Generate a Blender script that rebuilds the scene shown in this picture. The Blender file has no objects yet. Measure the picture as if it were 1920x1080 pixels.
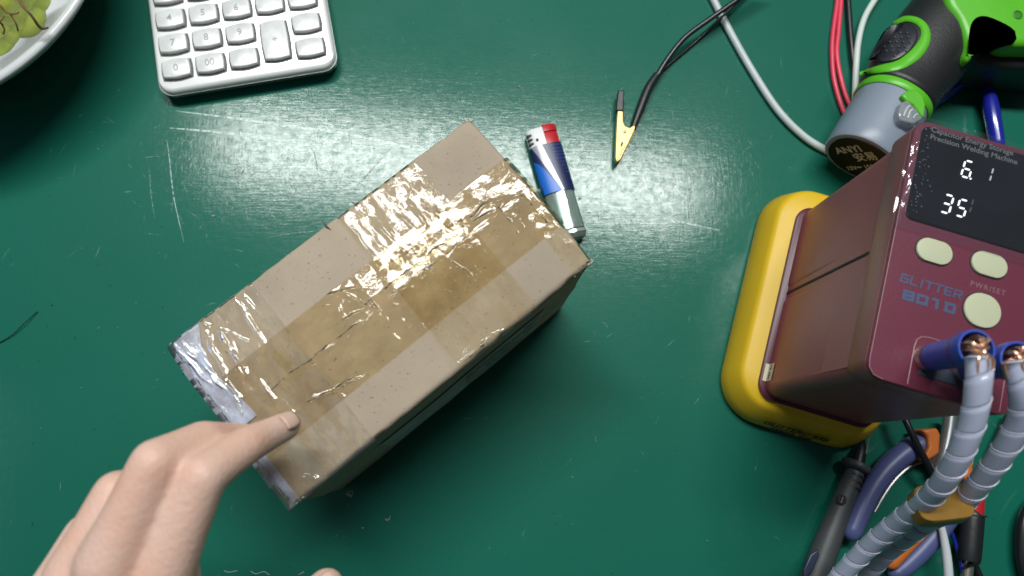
import bpy, bmesh, math, random
import numpy as np
from mathutils import Vector, Matrix
random.seed(7); RNG = np.random.default_rng(7)
PI = math.pi
C = bpy.context.scene.collection
sc = bpy.context.scene

# ------------------------------------------------------------------ camera
FPX, H = 1450.0, 0.50
nd = Vector(((890-960)/FPX, -(840-540)/FPX, -1.0)).normalized()      # straight down, seen from the camera
ez = -nd
ex = (Vector((1, 0, 0)) - nd*nd.x).normalized()
ey = ez.cross(ex)
M3 = Matrix((ex, ey, ez))
cam = bpy.data.cameras.new('camera'); camo = bpy.data.objects.new('camera', cam); C.objects.link(camo)
camo.matrix_world = Matrix.Translation((0, 0, H)) @ M3.to_4x4()
cam.sensor_width = 36; cam.lens = 36*FPX/1920; cam.clip_start = 0.01; cam.clip_end = 20
cam.dof.use_dof = True; cam.dof.focus_distance = 0.43; cam.dof.aperture_fstop = 7.5
sc.camera = camo

# ------------------------------------------------------------------ light
w = bpy.data.worlds.new('World'); sc.world = w; w.use_nodes = True
bg = w.node_tree.nodes['Background']; bg.inputs[0].default_value = (0.80, 0.93, 1.0, 1); bg.inputs[1].default_value = 0.05
def area(name, loc, target, sx, sy, power, col, roll=0):
    l = bpy.data.lights.new(name, 'AREA'); l.shape = 'RECTANGLE'; l.size = sx; l.size_y = sy; l.energy = power; l.color = col
    o = bpy.data.objects.new(name, l); C.objects.link(o); o.location = loc
    d = (Vector(target)-Vector(loc)).normalized()
    z = -d; x = Vector((math.cos(roll), math.sin(roll), 0)); x = (x - z*x.dot(z)).normalized(); y = z.cross(x)
    o.matrix_world = Matrix.Translation(loc) @ Matrix((x, y, z)).transposed().to_4x4()
    return o
area('ceiling_tube_lamp', (-0.06, 1.00, 2.20), (-0.06, 0.55, 0), 1.75, 0.24, 66.0, (0.97, 1.0, 0.97), math.radians(-6))
area('cool_side_light', (-1.05, -0.10, 0.75), (0, 0.05, 0.05), 0.6, 0.5, 1.0, (0.62, 0.70, 1.0))  # cool area light added at the left for bluish reflections; source unseen
sc.view_settings.view_transform = 'Standard'; sc.view_settings.look = 'None'; sc.view_settings.exposure = 0; sc.view_settings.gamma = 1
sc.render.engine = 'CYCLES'

def P(px, py, z=0.0):
    "point of the photograph (1920 x 1080) that lies z above the table"
    d = M3 @ Vector(((px-960)/FPX, -(py-540)/FPX, -1.0))
    t = (H-z)/-d.z
    return Vector((d.x*t, d.y*t, z))

# ------------------------------------------------------------------ materials
def lin(c):
    return tuple(((v/255)/12.92 if v/255 <= .04045 else ((v/255+.055)/1.055)**2.4) for v in c)
def mat(name, col, rough=.5, metal=0, spec=.5, var=0.0, vscale=60, bump=0.0, bscale=400, coat=0, coat_r=.1, sss=0, trans=0, emit=None, estr=0, sheen=0, aniso=None, col2=None, detail=4, bdist=.001, rvar=0.0, alpha=1.0):
    m = bpy.data.materials.new(name); m.use_nodes = True; nt = m.node_tree; n = nt.nodes; L = nt.links
    b = n['Principled BSDF']
    b.inputs['Base Color'].default_value = (*col, 1); b.inputs['Roughness'].default_value = rough; b.inputs['Metallic'].default_value = metal
    b.inputs['Specular IOR Level'].default_value = spec
    b.inputs['Coat Weight'].default_value = coat; b.inputs['Coat Roughness'].default_value = coat_r
    if sss: b.inputs['Subsurface Weight'].default_value = sss; b.inputs['Subsurface Scale'].default_value = .006; b.inputs['Subsurface Radius'].default_value = (1, .4, .25)
    if trans: b.inputs['Transmission Weight'].default_value = trans
    if emit: b.inputs['Emission Color'].default_value = (*emit, 1); b.inputs['Emission Strength'].default_value = estr
    if alpha < 1: b.inputs['Alpha'].default_value = alpha
    tc = n.new('ShaderNodeTexCoord')
    if var or col2 or rvar:
        no = n.new('ShaderNodeTexNoise'); no.inputs['Scale'].default_value = vscale; no.inputs['Detail'].default_value = detail
        mp = n.new('ShaderNodeMapping'); L.new(tc.outputs['Object'], mp.inputs['Vector']); L.new(mp.outputs[0], no.inputs['Vector'])
        if aniso: mp.inputs['Scale'].default_value = aniso
        if var or col2:
            r = n.new('ShaderNodeValToRGB'); L.new(no.outputs['Fac'], r.inputs[0])
            c2 = col2 or tuple(min(1, v*(1+var)) for v in col); c1 = col if col2 else tuple(v*(1-var) for v in col)
            r.color_ramp.elements[0].position = .32; r.color_ramp.elements[1].position = .68
            r.color_ramp.elements[0].color = (*c1, 1); r.color_ramp.elements[1].color = (*c2, 1)
            L.new(r.outputs[0], b.inputs['Base Color'])
        if rvar:
            mr = n.new('ShaderNodeMapRange'); L.new(no.outputs['Fac'], mr.inputs[0]); mr.inputs[1].default_value = .3; mr.inputs[2].default_value = .7
            mr.inputs[3].default_value = max(0, rough-rvar); mr.inputs[4].default_value = min(1, rough+rvar); L.new(mr.outputs[0], b.inputs['Roughness'])
    if bump:
        no2 = n.new('ShaderNodeTexNoise'); no2.inputs['Scale'].default_value = bscale; no2.inputs['Detail'].default_value = 3
        mp2 = n.new('ShaderNodeMapping'); L.new(tc.outputs['Object'], mp2.inputs['Vector']); L.new(mp2.outputs[0], no2.inputs['Vector'])
        if aniso: mp2.inputs['Scale'].default_value = aniso
        bp = n.new('ShaderNodeBump'); bp.inputs['Strength'].default_value = bump; bp.inputs['Distance'].default_value = bdist
        L.new(no2.outputs['Fac'], bp.inputs['Height']); L.new(bp.outputs[0], b.inputs['Normal'])
        if coat: L.new(bp.outputs[0], b.inputs['Coat Normal'])
    return m

def mat_tape(name, tint, rough=.07, strength=.5, scale=150, glossf=.16, aniso=(1, 1, 1), sheen_mix=0, stick=(1, .45, 1)):
    m = bpy.data.materials.new(name); m.use_nodes = True; nt = m.node_tree; n = nt.nodes; L = nt.links
    n.remove(n['Principled BSDF']); out = n['Material Output']
    tr = n.new('ShaderNodeBsdfTransparent'); gl = n.new('ShaderNodeBsdfGlossy'); mx = n.new('ShaderNodeMixShader')
    gl.inputs['Roughness'].default_value = rough; gl.inputs['Color'].default_value = (1, 1, 1, 1)
    tc = n.new('ShaderNodeTexCoord'); mp = n.new('ShaderNodeMapping'); mp.inputs['Scale'].default_value = aniso
    L.new(tc.outputs['UV'], mp.inputs['Vector'])
    no = n.new('ShaderNodeTexNoise'); no.inputs['Scale'].default_value = scale; no.inputs['Detail'].default_value = 5; no.inputs['Roughness'].default_value = .55
    L.new(mp.outputs[0], no.inputs['Vector'])
    bp = n.new('ShaderNodeBump'); bp.inputs['Strength'].default_value = strength; bp.inputs['Distance'].default_value = .001
    L.new(no.outputs['Fac'], bp.inputs['Height']); L.new(bp.outputs[0], gl.inputs['Normal'])
    # stuck-down areas follow the rough board and look matt, loose areas stay glassy
    n4 = n.new('ShaderNodeTexNoise'); n4.inputs['Scale'].default_value = 210; n4.inputs['Detail'].default_value = 7; n4.inputs['Roughness'].default_value = .62
    m4 = n.new('ShaderNodeMapping'); m4.inputs['Scale'].default_value = stick; L.new(tc.outputs['UV'], m4.inputs[0]); L.new(m4.outputs[0], n4.inputs['Vector'])
    r4 = n.new('ShaderNodeMapRange'); L.new(n4.outputs['Fac'], r4.inputs[0]); r4.inputs[1].default_value = .50; r4.inputs[2].default_value = .525; r4.inputs[3].default_value = 1; r4.inputs[4].default_value = .05
    n2 = n.new('ShaderNodeTexNoise'); n2.inputs['Scale'].default_value = 55; n2.inputs['Detail'].default_value = 6
    L.new((mp if sheen_mix else tc).outputs['Vector' if sheen_mix else 'UV'], n2.inputs['Vector'])
    r = n.new('ShaderNodeValToRGB'); L.new(n2.outputs['Fac'], r.inputs[0])
    r.color_ramp.elements[0].position = .35; r.color_ramp.elements[1].position = .7
    r.color_ramp.elements[0].color = (*tint, 1); r.color_ramp.elements[1].color = (*[min(1, t*1.12) for t in tint], 1)
    L.new(r.outputs[0], tr.inputs['Color'])
    fr = n.new('ShaderNodeFresnel'); fr.inputs['IOR'].default_value = 1.5; L.new(bp.outputs[0], fr.inputs['Normal'])
    ma = n.new('ShaderNodeMath'); ma.operation = 'MULTIPLY_ADD'; L.new(fr.outputs[0], ma.inputs[0]); ma.inputs[1].default_value = 1; ma.inputs[2].default_value = glossf-.04
    ma.use_clamp = True; mg = n.new('ShaderNodeMath'); mg.operation = 'MULTIPLY'; L.new(ma.outputs[0], mg.inputs[0]); L.new(r4.outputs[0], mg.inputs[1])
    if sheen_mix:  # bluish-white sheen of tape and film, painted in as a diffuse layer
        dfz = n.new('ShaderNodeBsdfDiffuse'); dfz.inputs[0].default_value = (.60, .64, .80, 1); mz = n.new('ShaderNodeMixShader'); n3 = n.new('ShaderNodeMapRange'); L.new(n2.outputs['Fac'], n3.inputs[0])
        n3.inputs[1].default_value = .35; n3.inputs[2].default_value = .65; n3.inputs[3].default_value = sheen_mix*.35; n3.inputs[4].default_value = sheen_mix; L.new(n3.outputs[0], mz.inputs[0]); L.new(tr.outputs[0], mz.inputs[1]); L.new(dfz.outputs[0], mz.inputs[2])
    L.new(mg.outputs[0], mx.inputs[0]); L.new((mz if sheen_mix else tr).outputs[0], mx.inputs[1]); L.new(gl.outputs[0], mx.inputs[2]); L.new(mx.outputs[0], out.inputs['Surface'])
    return m

# ------------------------------------------------------------------ mesh helpers
def mk(name, verts, faces, m, parent=None, org=None, smooth=True, bevel=0, bseg=3, sub=0, solid=0, uv=None, auto=40):
    me = bpy.data.meshes.new(name)
    org = org or Vector((0, 0, 0))
    me.from_pydata([tuple(Vector(v)-org) for v in verts], [], faces)
    me.materials.append(m)
    bm = bmesh.new(); bm.from_mesh(me)
    if len(faces) and not uv is not None: bmesh.ops.recalc_face_normals(bm, faces=bm.faces)
    bm.to_mesh(me); bm.free()
    if smooth:
        me.shade_smooth()
        if not bevel and auto: me.set_sharp_from_angle(angle=math.radians(auto))
    if uv is not None:
        ul = me.uv_layers.new(name='UVMap')
        for li, l in enumerate(me.loops): ul.data[li].uv = uv[l.vertex_index]
    o = bpy.data.objects.new(name, me); C.objects.link(o)
    if solid: s = o.modifiers.new('solid', 'SOLIDIFY'); s.thickness = abs(solid); s.offset = 1 if solid > 0 else -1
    if bevel:
        b = o.modifiers.new('bevel', 'BEVEL'); b.width = bevel; b.segments = bseg; b.limit_method = 'ANGLE'; b.angle_limit = math.radians(35); b.harden_normals = False
        if smooth: me.set_sharp_from_angle(angle=math.radians(60))
    if sub: s = o.modifiers.new('sub', 'SUBSURF'); s.levels = sub; s.render_levels = sub
    if parent: o.parent = parent
    return o

class Thing:
    def __init__(s, name, label, cat, loc, group=None):
        o = bpy.data.objects.new(name, None); C.objects.link(o); o.location = loc; o.empty_display_size = .01
        o['label'] = label; o['category'] = cat
        if group: o['group'] = group
        s.o = o; s.org = Vector(loc)
    def part(s, name, vf, m, parent=None, **k):
        return mk(name, vf[0], vf[1], m, parent=parent or s.o, org=s.org, **k)
def single(name, vf, m, label=None, cat=None, group=None, kind=None, **k):
    o = mk(name, vf[0], vf[1], m, **k)
    if label: o['label'] = label
    if cat: o['category'] = cat
    if group: o['group'] = group
    if kind: o['kind'] = kind
    return o

class Frame:
    def __init__(s, o, X, Y, Z=None):
        s.o = Vector(o); s.X = Vector(X).normalized(); s.Z = Vector(Z).normalized() if Z is not None else s.X.cross(Vector(Y)).normalized()
        s.Y = s.Z.cross(s.X).normalized()
    def __call__(s, x, y, z=0): return s.o + s.X*x + s.Y*y + s.Z*z
    def inv(s, p): d = Vector(p)-s.o; return Vector((d.dot(s.X), d.dot(s.Y), d.dot(s.Z)))

def join(*vfs):
    V, F = [], []
    for v, f in vfs:
        k = len(V); V += list(v); F += [tuple(i+k for i in q) for q in f]
    return V, F
def loft(rings, caps=True, closed=True):
    n = len(rings[0]); V = [p for r in rings for p in r]; F = []
    for i in range(len(rings)-1):
        for j in range(n if closed else n-1):
            a, b = i*n+j, i*n+(j+1) % n
            F.append((a, b, b+n, a+n))
    if caps:
        F.append(tuple(reversed(range(n)))); F.append(tuple(range((len(rings)-1)*n, len(rings)*n)))
    return V, F
def spline(pts, n=12):
    "Catmull-Rom through pts; each pt may be any length vector"
    A = [np.array(p, float) for p in pts]; A = [2*A[0]-A[1]]+A+[2*A[-1]-A[-2]]; out = []
    for i in range(1, len(A)-2):
        for k in range(n):
            t = k/n
            out.append(.5*((2*A[i])+(-A[i-1]+A[i+1])*t+(2*A[i-1]-5*A[i]+4*A[i+1]-A[i+2])*t*t+(-A[i-1]+3*A[i]-3*A[i+1]+A[i+2])*t**3))
    out.append(A[-2]); return out
def frames(pts, up=Vector((0, 0, 1))):
    T = []
    for i in range(len(pts)):
        T.append((pts[min(i+1, len(pts)-1)]-pts[max(i-1, 0)]).normalized())
    N = up - T[0]*up.dot(T[0])
    if N.length < 1e-4: N = Vector((1, 0, 0)) - T[0]*T[0].x
    N.normalize(); out = []
    for t in T:
        N = (N - t*N.dot(t)).normalized(); out.append((t, N, t.cross(N)))
    return out
def tube(pts, r, seg=12, flat=1.0, caps=True, round_end=False):
    pts = [Vector(p[:3]) for p in pts]; fr = frames(pts); n = len(pts)
    R = [r]*n if not hasattr(r, '__len__') else r
    rings = []
    def ring(c, fr_, rr): return [c + fr_[1]*math.cos(a)*rr*flat + fr_[2]*math.sin(a)*rr for a in [2*PI*k/seg for k in range(seg)]]
    if round_end:
        for k in (80, 55, 30): a = math.radians(k); rings.append(ring(pts[0]-fr[0][0]*R[0]*math.sin(a), fr[0], R[0]*math.cos(a)))
    for i in range(n): rings.append(ring(pts[i], fr[i], R[i]))
    if round_end:
        for k in (30, 55, 80): a = math.radians(k); rings.append(ring(pts[-1]+fr[-1][0]*R[-1]*math.sin(a), fr[-1], R[-1]*math.cos(a)))
    return loft(rings, caps)
def pxtube(pxs, r, seg=12, n=10, **k):
    "tube through (px, py, z[, r]) points"
    pts = spline([tuple(P(p[0], p[1], p[2])) + (p[3] if len(p) > 3 else r,) for p in pxs], n)
    return tube([Vector(p[:3]) for p in pts], [float(p[3]) for p in pts], seg, **k)
def rrect(x0, x1, y0, y1, r, n=6):
    out = []
    for cx, cy, a0 in ((x1-r, y1-r, 0), (x0+r, y1-r, 90), (x0+r, y0+r, 180), (x1-r, y0+r, 270)):
        for k in range(n+1):
            a = math.radians(a0+90*k/n); out.append((cx+r*math.cos(a), cy+r*math.sin(a)))
    return out
def rloft(F, levels, n=6, **k):
    "levels: (z, x0, x1, y0, y1, r)"
    return loft([[F(x, y, z) for x, y in rrect(a, b, c, d, r, n)] for z, a, b, c, d, r in levels], **k)
def plate(F, x0, x1, y0, y1, z0, z1, r, e=.0004, n=6):
    return rloft(F, [(z0, x0, x1, y0, y1, r), (z1-e, x0, x1, y0, y1, r), (z1, x0+e, x1-e, y0+e, y1-e, max(r-e, 1e-5))], n)
def box(F, x0, x1, y0, y1, z0, z1):
    V = [F(x, y, z) for z in (z0, z1) for x, y in ((x0, y0), (x1, y0), (x1, y1), (x0, y1))]
    return V, [(3, 2, 1, 0), (4, 5, 6, 7), (0, 1, 5, 4), (1, 2, 6, 5), (2, 3, 7, 6), (3, 0, 4, 7)]
def prism(F, pts, z0, z1):
    n = len(pts); return loft([[F(x, y, z0) for x, y in pts], [F(x, y, z1) for x, y in pts]])
def pxprism(pts, z0, z1):
    "outline traced at the height of its top face, dropped straight down"
    top = [P(x, y, z1) for x, y in pts]; bot = [Vector((p.x, p.y, z0)) for p in top]
    return loft([bot, top])
def puff(top, z0, z1, r, steps=5):
    "outline with its upper edge rounded inwards by r"
    ctr = sum(top, Vector((0, 0, 0)))/len(top); rings = [[Vector((p.x, p.y, z0)) for p in top]]
    n = len(top)
    nr = []
    for i in range(n):
        d = top[(i+1) % n]-top[i-1]; nn = Vector((-d.y, d.x, 0)).normalized(); nr.append(nn)
    area_ = sum(top[i].x*top[(i+1) % n].y-top[(i+1) % n].x*top[i].y for i in range(n))
    if area_ < 0: nr = [-v for v in nr]
    for k in range(steps+1):
        a = PI/2*k/steps
        rings.append([Vector((p.x, p.y, 0)) + nr[i]*r*(1-math.cos(a)) + Vector((0, 0, z1-r*1.0+r*math.sin(a))) for i, p in enumerate(top)])
    return loft(rings)
def sphere(c, r, nu=14, nv=9, sx=1, sy=1, sz=1):
    rings = []
    for i in range(1, nv):
        a = PI*i/nv; rings.append([Vector(c)+Vector((r*sx*math.sin(a)*math.cos(2*PI*k/nu), r*sy*math.sin(a)*math.sin(2*PI*k/nu), -r*sz*math.cos(a))) for k in range(nu)])
    return loft(rings)
def lathe(F, prof, n=40, caps=True):
    return loft([[F(r*math.cos(2*PI*k/n), r*math.sin(2*PI*k/n), z) for k in range(n)] for r, z in prof], caps)
def text(name, s, F, x, y, z, size, m, thing, parent=None, bold=0.0, sx=1.0, shear=0, align='CENTER', spacing=1.0, ext=.00004):
    cu = bpy.data.curves.new(name, 'FONT'); cu.body = s; cu.size = size; cu.align_x = align; cu.align_y = 'CENTER'
    cu.extrude = ext; cu.offset = bold; cu.shear = shear; cu.space_character = spacing; cu.resolution_u = 3
    o = bpy.data.objects.new(name, cu); C.objects.link(o)
    dg = bpy.context.evaluated_depsgraph_get(); me = bpy.data.meshes.new_from_object(o.evaluated_get(dg))
    C.objects.unlink(o); bpy.data.objects.remove(o)
    mt = Matrix.Translation(-thing.org) @ Matrix.Translation(F(x, y, z)) @ Matrix((F.X, F.Y, F.Z)).transposed().to_4x4() @ Matrix.Diagonal((sx, 1, 1, 1))
    me.transform(mt); me.materials.clear(); me.materials.append(m)
    ob = bpy.data.objects.new(name, me); C.objects.link(ob); ob.parent = parent or thing.o
    return ob
def vnoise(x, y, seed=0):
    xi = np.floor(x).astype(int); yi = np.floor(y).astype(int); fx = x-xi; fy = y-yi; fx = fx*fx*(3-2*fx); fy = fy*fy*(3-2*fy)
    def h(a, b):
        v = np.sin(a*127.1+b*311.7+seed*74.7)*43758.5453; return v-np.floor(v)
    return (h(xi, yi)*(1-fx)+h(xi+1, yi)*fx)*(1-fy)+(h(xi, yi+1)*(1-fx)+h(xi+1, yi+1)*fx)*fy

# ------------------------------------------------------------------ the table with its green mat
def table_material():
    m = bpy.data.materials.new('green_mat'); m.use_nodes = True; nt = m.node_tree; n = nt.nodes; L = nt.links; b = n['Principled BSDF']
    tc = n.new('ShaderNodeTexCoord')
    def noise(scale, det=4, mapping=None, rough=.5, rot=0):
        no = n.new('ShaderNodeTexNoise'); no.inputs['Scale'].default_value = scale; no.inputs['Detail'].default_value = det; no.inputs['Roughness'].default_value = rough
        mp = n.new('ShaderNodeMapping'); L.new(tc.outputs['Object'], mp.inputs[0]); L.new(mp.outputs[0], no.inputs['Vector'])
        if mapping: mp.inputs['Scale'].default_value = mapping
        mp.inputs['Rotation'].default_value = (0, 0, rot)
        return no
    a = noise(5, 5); r = n.new('ShaderNodeValToRGB'); L.new(a.outputs['Fac'], r.inputs[0])
    r.color_ramp.elements[0].position = .3; r.color_ramp.elements[1].position = .7
    r.color_ramp.elements[0].color = (.0022, .112, .072, 1); r.color_ramp.elements[1].color = (.0028, .124, .083, 1)
    # small dark nicks and dirt
    d = noise(230, 3); dr = n.new('ShaderNodeValToRGB'); L.new(d.outputs['Fac'], dr.inputs[0])
    dr.color_ramp.elements[0].position = .22; dr.color_ramp.elements[1].position = .30; dr.color_ramp.elements[0].color = (.25, .25, .25, 1); dr.color_ramp.elements[1].color = (1, 1, 1, 1)
    mx = n.new('ShaderNodeMix'); mx.data_type = 'RGBA'; mx.blend_type = 'MULTIPLY'; mx.inputs[0].default_value = 1
    L.new(r.outputs[0], mx.inputs[6]); L.new(dr.outputs[0], mx.inputs[7]); L.new(mx.outputs[2], b.inputs['Base Color'])
    # roughness worn in patches
    w1 = noise(14, 5); mr = n.new('ShaderNodeMapRange'); L.new(w1.outputs['Fac'], mr.inputs[0]); mr.inputs[1].default_value = .3; mr.inputs[2].default_value = .7
    mr.inputs[3].default_value = .50; mr.inputs[4].default_value = .62; L.new(mr.outputs[0], b.inputs['Roughness'])
    b.inputs['Specular IOR Level'].default_value = .16
    s1 = noise(700, 3, (1, .12, 1), .7, .12); s2 = noise(700, 3, (.10, 1, 1), .7, -.1); s3 = noise(260, 4)
    ad = n.new('ShaderNodeMath'); ad.operation = 'ADD'; L.new(s1.outputs['Fac'], ad.inputs[0]); L.new(s2.outputs['Fac'], ad.inputs[1])
    ad2 = n.new('ShaderNodeMath'); ad2.operation = 'ADD'; L.new(ad.outputs[0], ad2.inputs[0]); L.new(s3.outputs['Fac'], ad2.inputs[1])
    bp = n.new('ShaderNodeBump'); bp.inputs['Strength'].default_value = .08; bp.inputs['Distance'].default_value = .0005
    L.new(ad2.outputs[0], bp.inputs['Height']); L.new(bp.outputs[0], b.inputs['Normal'])
    b.inputs['Coat Weight'].default_value = .30; b.inputs['Coat Roughness'].default_value = .125
    sp = noise(170, 8, None, .8); mr2 = n.new('ShaderNodeMapRange'); L.new(sp.outputs['Fac'], mr2.inputs[0]); mr2.inputs[1].default_value = .38; mr2.inputs[2].default_value = .66; mr2.inputs[3].default_value = .26; mr2.inputs[4].default_value = .78
    L.new(mr2.outputs[0], b.inputs['Coat Weight']); L.new(bp.outputs[0], b.inputs['Coat Normal'])
    return m
TM = table_material()
single('table', ([(-1.2, -.9, 0), (1.2, -.9, 0), (1.2, 1.3, 0), (-1.2, 1.3, 0)], [(0, 1, 2, 3)]), TM, kind='structure', smooth=False)

def strip(pts, wid, z=.00008):
    V, F = [], []; n = len(pts)
    for i, p in enumerate(pts):
        d = (pts[min(i+1, n-1)]-pts[max(i-1, 0)]).normalized(); nn = Vector((-d.y, d.x, 0)); t = i/(n-1)
        ww = wid[i] if hasattr(wid, '__len__') else wid*math.sin(PI*min(max(t, .01), .99))**.6
        V += [p+nn*ww/2+Vector((0, 0, z)), p-nn*ww/2+Vector((0, 0, z))]
    for i in range(n-1): F.append((2*i, 2*i+1, 2*i+3, 2*i+2))
    return V, F
def mat_scuff(name, col, rough, alpha, scale=900):
    m = mat(name, col, rough=rough, spec=.6); nt = m.node_tree; n = nt.nodes; L = nt.links; b = n['Principled BSDF']
    tc = n.new('ShaderNodeTexCoord'); no = n.new('ShaderNodeTexNoise'); no.inputs['Scale'].default_value = scale; no.inputs['Detail'].default_value = 4
    L.new(tc.outputs['Object'], no.inputs['Vector'])
    mr = n.new('ShaderNodeMapRange'); L.new(no.outputs['Fac'], mr.inputs[0]); mr.inputs[1].default_value = .35; mr.inputs[2].default_value = .65; mr.inputs[3].default_value = 0; mr.inputs[4].default_value = alpha
    L.new(mr.outputs[0], b.inputs['Alpha']); return m
SC = mat_scuff('scratch_pale', (.26, .44, .40), .40, .9, 600)
SD = mat_scuff('scratch_dark', (.004, .03, .022), .5, 1.0, 500)
SL = mat_scuff('groove_glint', (.50, .66, .63), .34, 1.0, 420)  # glint along the mat grooves, painted as pale colour
for q in SL.node_tree.nodes:
    if q.type == 'MAP_RANGE': q.inputs[1].default_value = .30; q.inputs[2].default_value = .58
def pp(*q): return [P(x, y) for x, y in q]
def spl(q, n=8): return [Vector(v) for v in spline([tuple(p) for p in q], n)]
g = []
for q, wd in (([(318, 240), (400, 247), (520, 262), (640, 282), (760, 302), (900, 335), (1080, 372), (1210, 402), (1350, 432)], .0028),
              ([(330, 208), (440, 222), (540, 237), (650, 251), (770, 277), (900, 305)], .0020),
              ([(313, 262), (318, 300), (326, 370), (345, 455)], .0005), ([(1040, 352), (1130, 372), (1230, 392)], .0018)):
    g.append(strip(spl(pp(*q)), wd))
tbl = bpy.data.objects['table']
o = single('groove', join(*g), SL, kind='stuff', smooth=False); o.parent = tbl
pale, dark = [], []
def rs(cx, cy, sx, sy, n, lst, lmin, lmax, wmin, wmax, ang=None, asd=.3):
    for _ in range(n):
        x, y = random.gauss(cx, sx), random.gauss(cy, sy); l = random.uniform(lmin, lmax)
        a = random.uniform(0, PI) if ang is None else random.gauss(random.choice(ang), asd)
        k = random.uniform(-.3, .3); q = [(x+l*t*math.cos(a+k*t), y+l*t*math.sin(a+k*t)) for t in (0, .25, .5, .75, 1)]
        lst.append(strip(pp(*q), random.uniform(wmin, wmax), random.uniform(.00004, .00014)))
rs(520, 320, 150, 60, 260, pale, 4, 34, .00012, .0004, (PI/2, .15), .5)
rs(1200, 340, 110, 70, 190, pale, 4, 40, .00012, .0004, (PI/2, -.6, .2), .5)
rs(700, 300, 350, 120, 120, pale, 4, 30, .00012, .0003)
rs(950, 600, 500, 350, 120, pale, 3, 26, .00010, .0003)
rs(520, 310, 150, 60, 60, dark, 4, 26, .0002, .0005)
rs(1180, 330, 120, 80, 45, dark, 4, 24, .0002, .0005)
rs(900, 200, 300, 90, 40, dark, 2, 10, .0003, .0007)
for q in ([(410, 372), (450, 364), (500, 361), (560, 364), (620, 372), (680, 392)], [(440, 382), (500, 368), (560, 362), (620, 366), (680, 380)],
          [(1185, 268), (1215, 275), (1255, 270), (1290, 258)], [(1215, 275), (1240, 284), (1270, 294)], [(1240, 304), (1272, 304)],
          [(280, 310), (283, 360), (290, 410)], [(650, 430), (560, 436), (500, 446)], [(1000, 600), (1100, 500), (1130, 470)]):
    pale.append(strip(spl(pp(*q), 4), .0004))
for q in ([(345, 315), (360, 298), (390, 280)], [(419, 265), (420, 282), (418, 300)], [(575, 265), (590, 290), (597, 335)], [(652, 245), (655, 262), (650, 272)],
          [(660, 360), (700, 315), (740, 270)], [(680, 375), (730, 345), (745, 335)], [(1290, 385), (1292, 415)], [(1165, 295), (1190, 280), (1200, 272)], [(1120, 395), (1122, 412)]):
    dark.append(strip(spl(pp(*q), 4), .0006))
o = single('pale_scratch', join(*pale), SC, kind='stuff', smooth=False); o.parent = tbl
o = single('dark_scratch', join(*dark), SD, kind='stuff', smooth=False); o.parent = tbl
# crumbs and lint
crumb = []
for _ in range(170):
    x, y = random.choice(((random.gauss(980, 300), random.gauss(260, 140)), (random.uniform(0, 1500), random.uniform(150, 1070)))); r = random.uniform(.00015, .00045)
    crumb.append(sphere(P(x, y, r*.6), r, 5, 4, 1.5, .8, .6))
for x, y, r in ((974, 162, .0008), (1087, 372, .0009), (655, 928, .001), (726, 975, .0009), (680, 990, .0006), (1255, 178, .0005), (400, 405, .0009)):
    crumb.append(sphere(P(x, y, r*.5), r, 6, 4, 1.6, .9, .5))
CR = mat('crumb_dark', (.03, .06, .05), .7, col2=(.35, .4, .36), vscale=40)
o = single('crumb', join(*crumb), CR, 'fine crumbs and dust specks scattered over the scratched green mat', 'dust', kind='stuff')
lint = []
for q in ([(648, 925), (655, 930), (662, 926), (658, 921), (650, 927), (660, 932)], [(722, 972), (728, 976), (732, 968)], [(420, 1070), (430, 1073), (445, 1070)], [(470, 1071), (480, 1076), (495, 1072), (505, 1078)], [(560, 1078), (570, 1072)]):
    lint.append(tube(spl([P(x, y, .0004) for x, y in q], 5), .00018, 5))
single('lint', join(*lint), mat('lint_pale', (.45, .5, .5), .6), 'pale curls of lint on the mat below the carton', 'lint', kind='stuff')
single('hair_strand', pxtube([(-15, 650, .0006), (20, 630, .0012), (45, 607, .002), (70, 584, .0008)], .00028, 6), mat('hair_black', (.01, .012, .01), .4),
       'single dark curved hair lying at the left edge of the mat', 'hair')

# ------------------------------------------------------------------ cardboard carton
LX, WY, HZ = .1836, .0972, .1285
cA, cB, cC, cD = [P(*p, .130) for p in ((875, 222), (322, 645), (545, 940), (1108, 490))]
ctr = (cA+cB+cC+cD)/4; ux = ((cA-cB)+(cD-cC)).normalized(); vy = Vector((ux.y, -ux.x, 0))     # u right-up along the length, v towards the lower right
co = ctr - ux*LX/2 - vy*WY/2; co.z = 0
BF = Frame(co, ux, vy, None)
BF.Z = Vector((0, 0, 1)); BF.Y = vy                                    # (left-handed on purpose: u, v, up)
def ztop(u, v):
    t = np.clip(v/WY, 0, 1); s = np.clip(u/LX, 0, 1)
    rise = np.where(t < .5, .0044*(t/.5), .0044-.0034*((t-.5)/.5)**1.4)
    g_ = np.clip(s/.45, 0, 1); rise = rise*(.35+.65*g_*g_*(3-2*g_))
    n_ = (vnoise(u*45, v*45, 3)-.5)*.0005+(vnoise(u*120, v*120, 9)-.5)*.00012 - .0005*np.exp(-((u-.54*LX+.08*v)/.0018)**2)*np.clip(1-v/(.6*WY), 0, 1) - .0004*np.exp(-((u-.60*LX+.15*v)/.0012)**2)*(v > .7*WY)
    edge = np.minimum(np.minimum(u, LX-u), np.minimum(v, WY-v)); rr = .0022
    e = np.clip(edge, 0, rr); drop = rr-np.sqrt(np.maximum(rr*rr-(rr-e)**2, 0))
    cor = np.minimum.reduce([np.hypot(u-a, v-b) for a in (0, LX) for b in (0, WY)])
    return HZ+rise+n_-drop-.0012*np.exp(-(cor/.005)**2)
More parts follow.
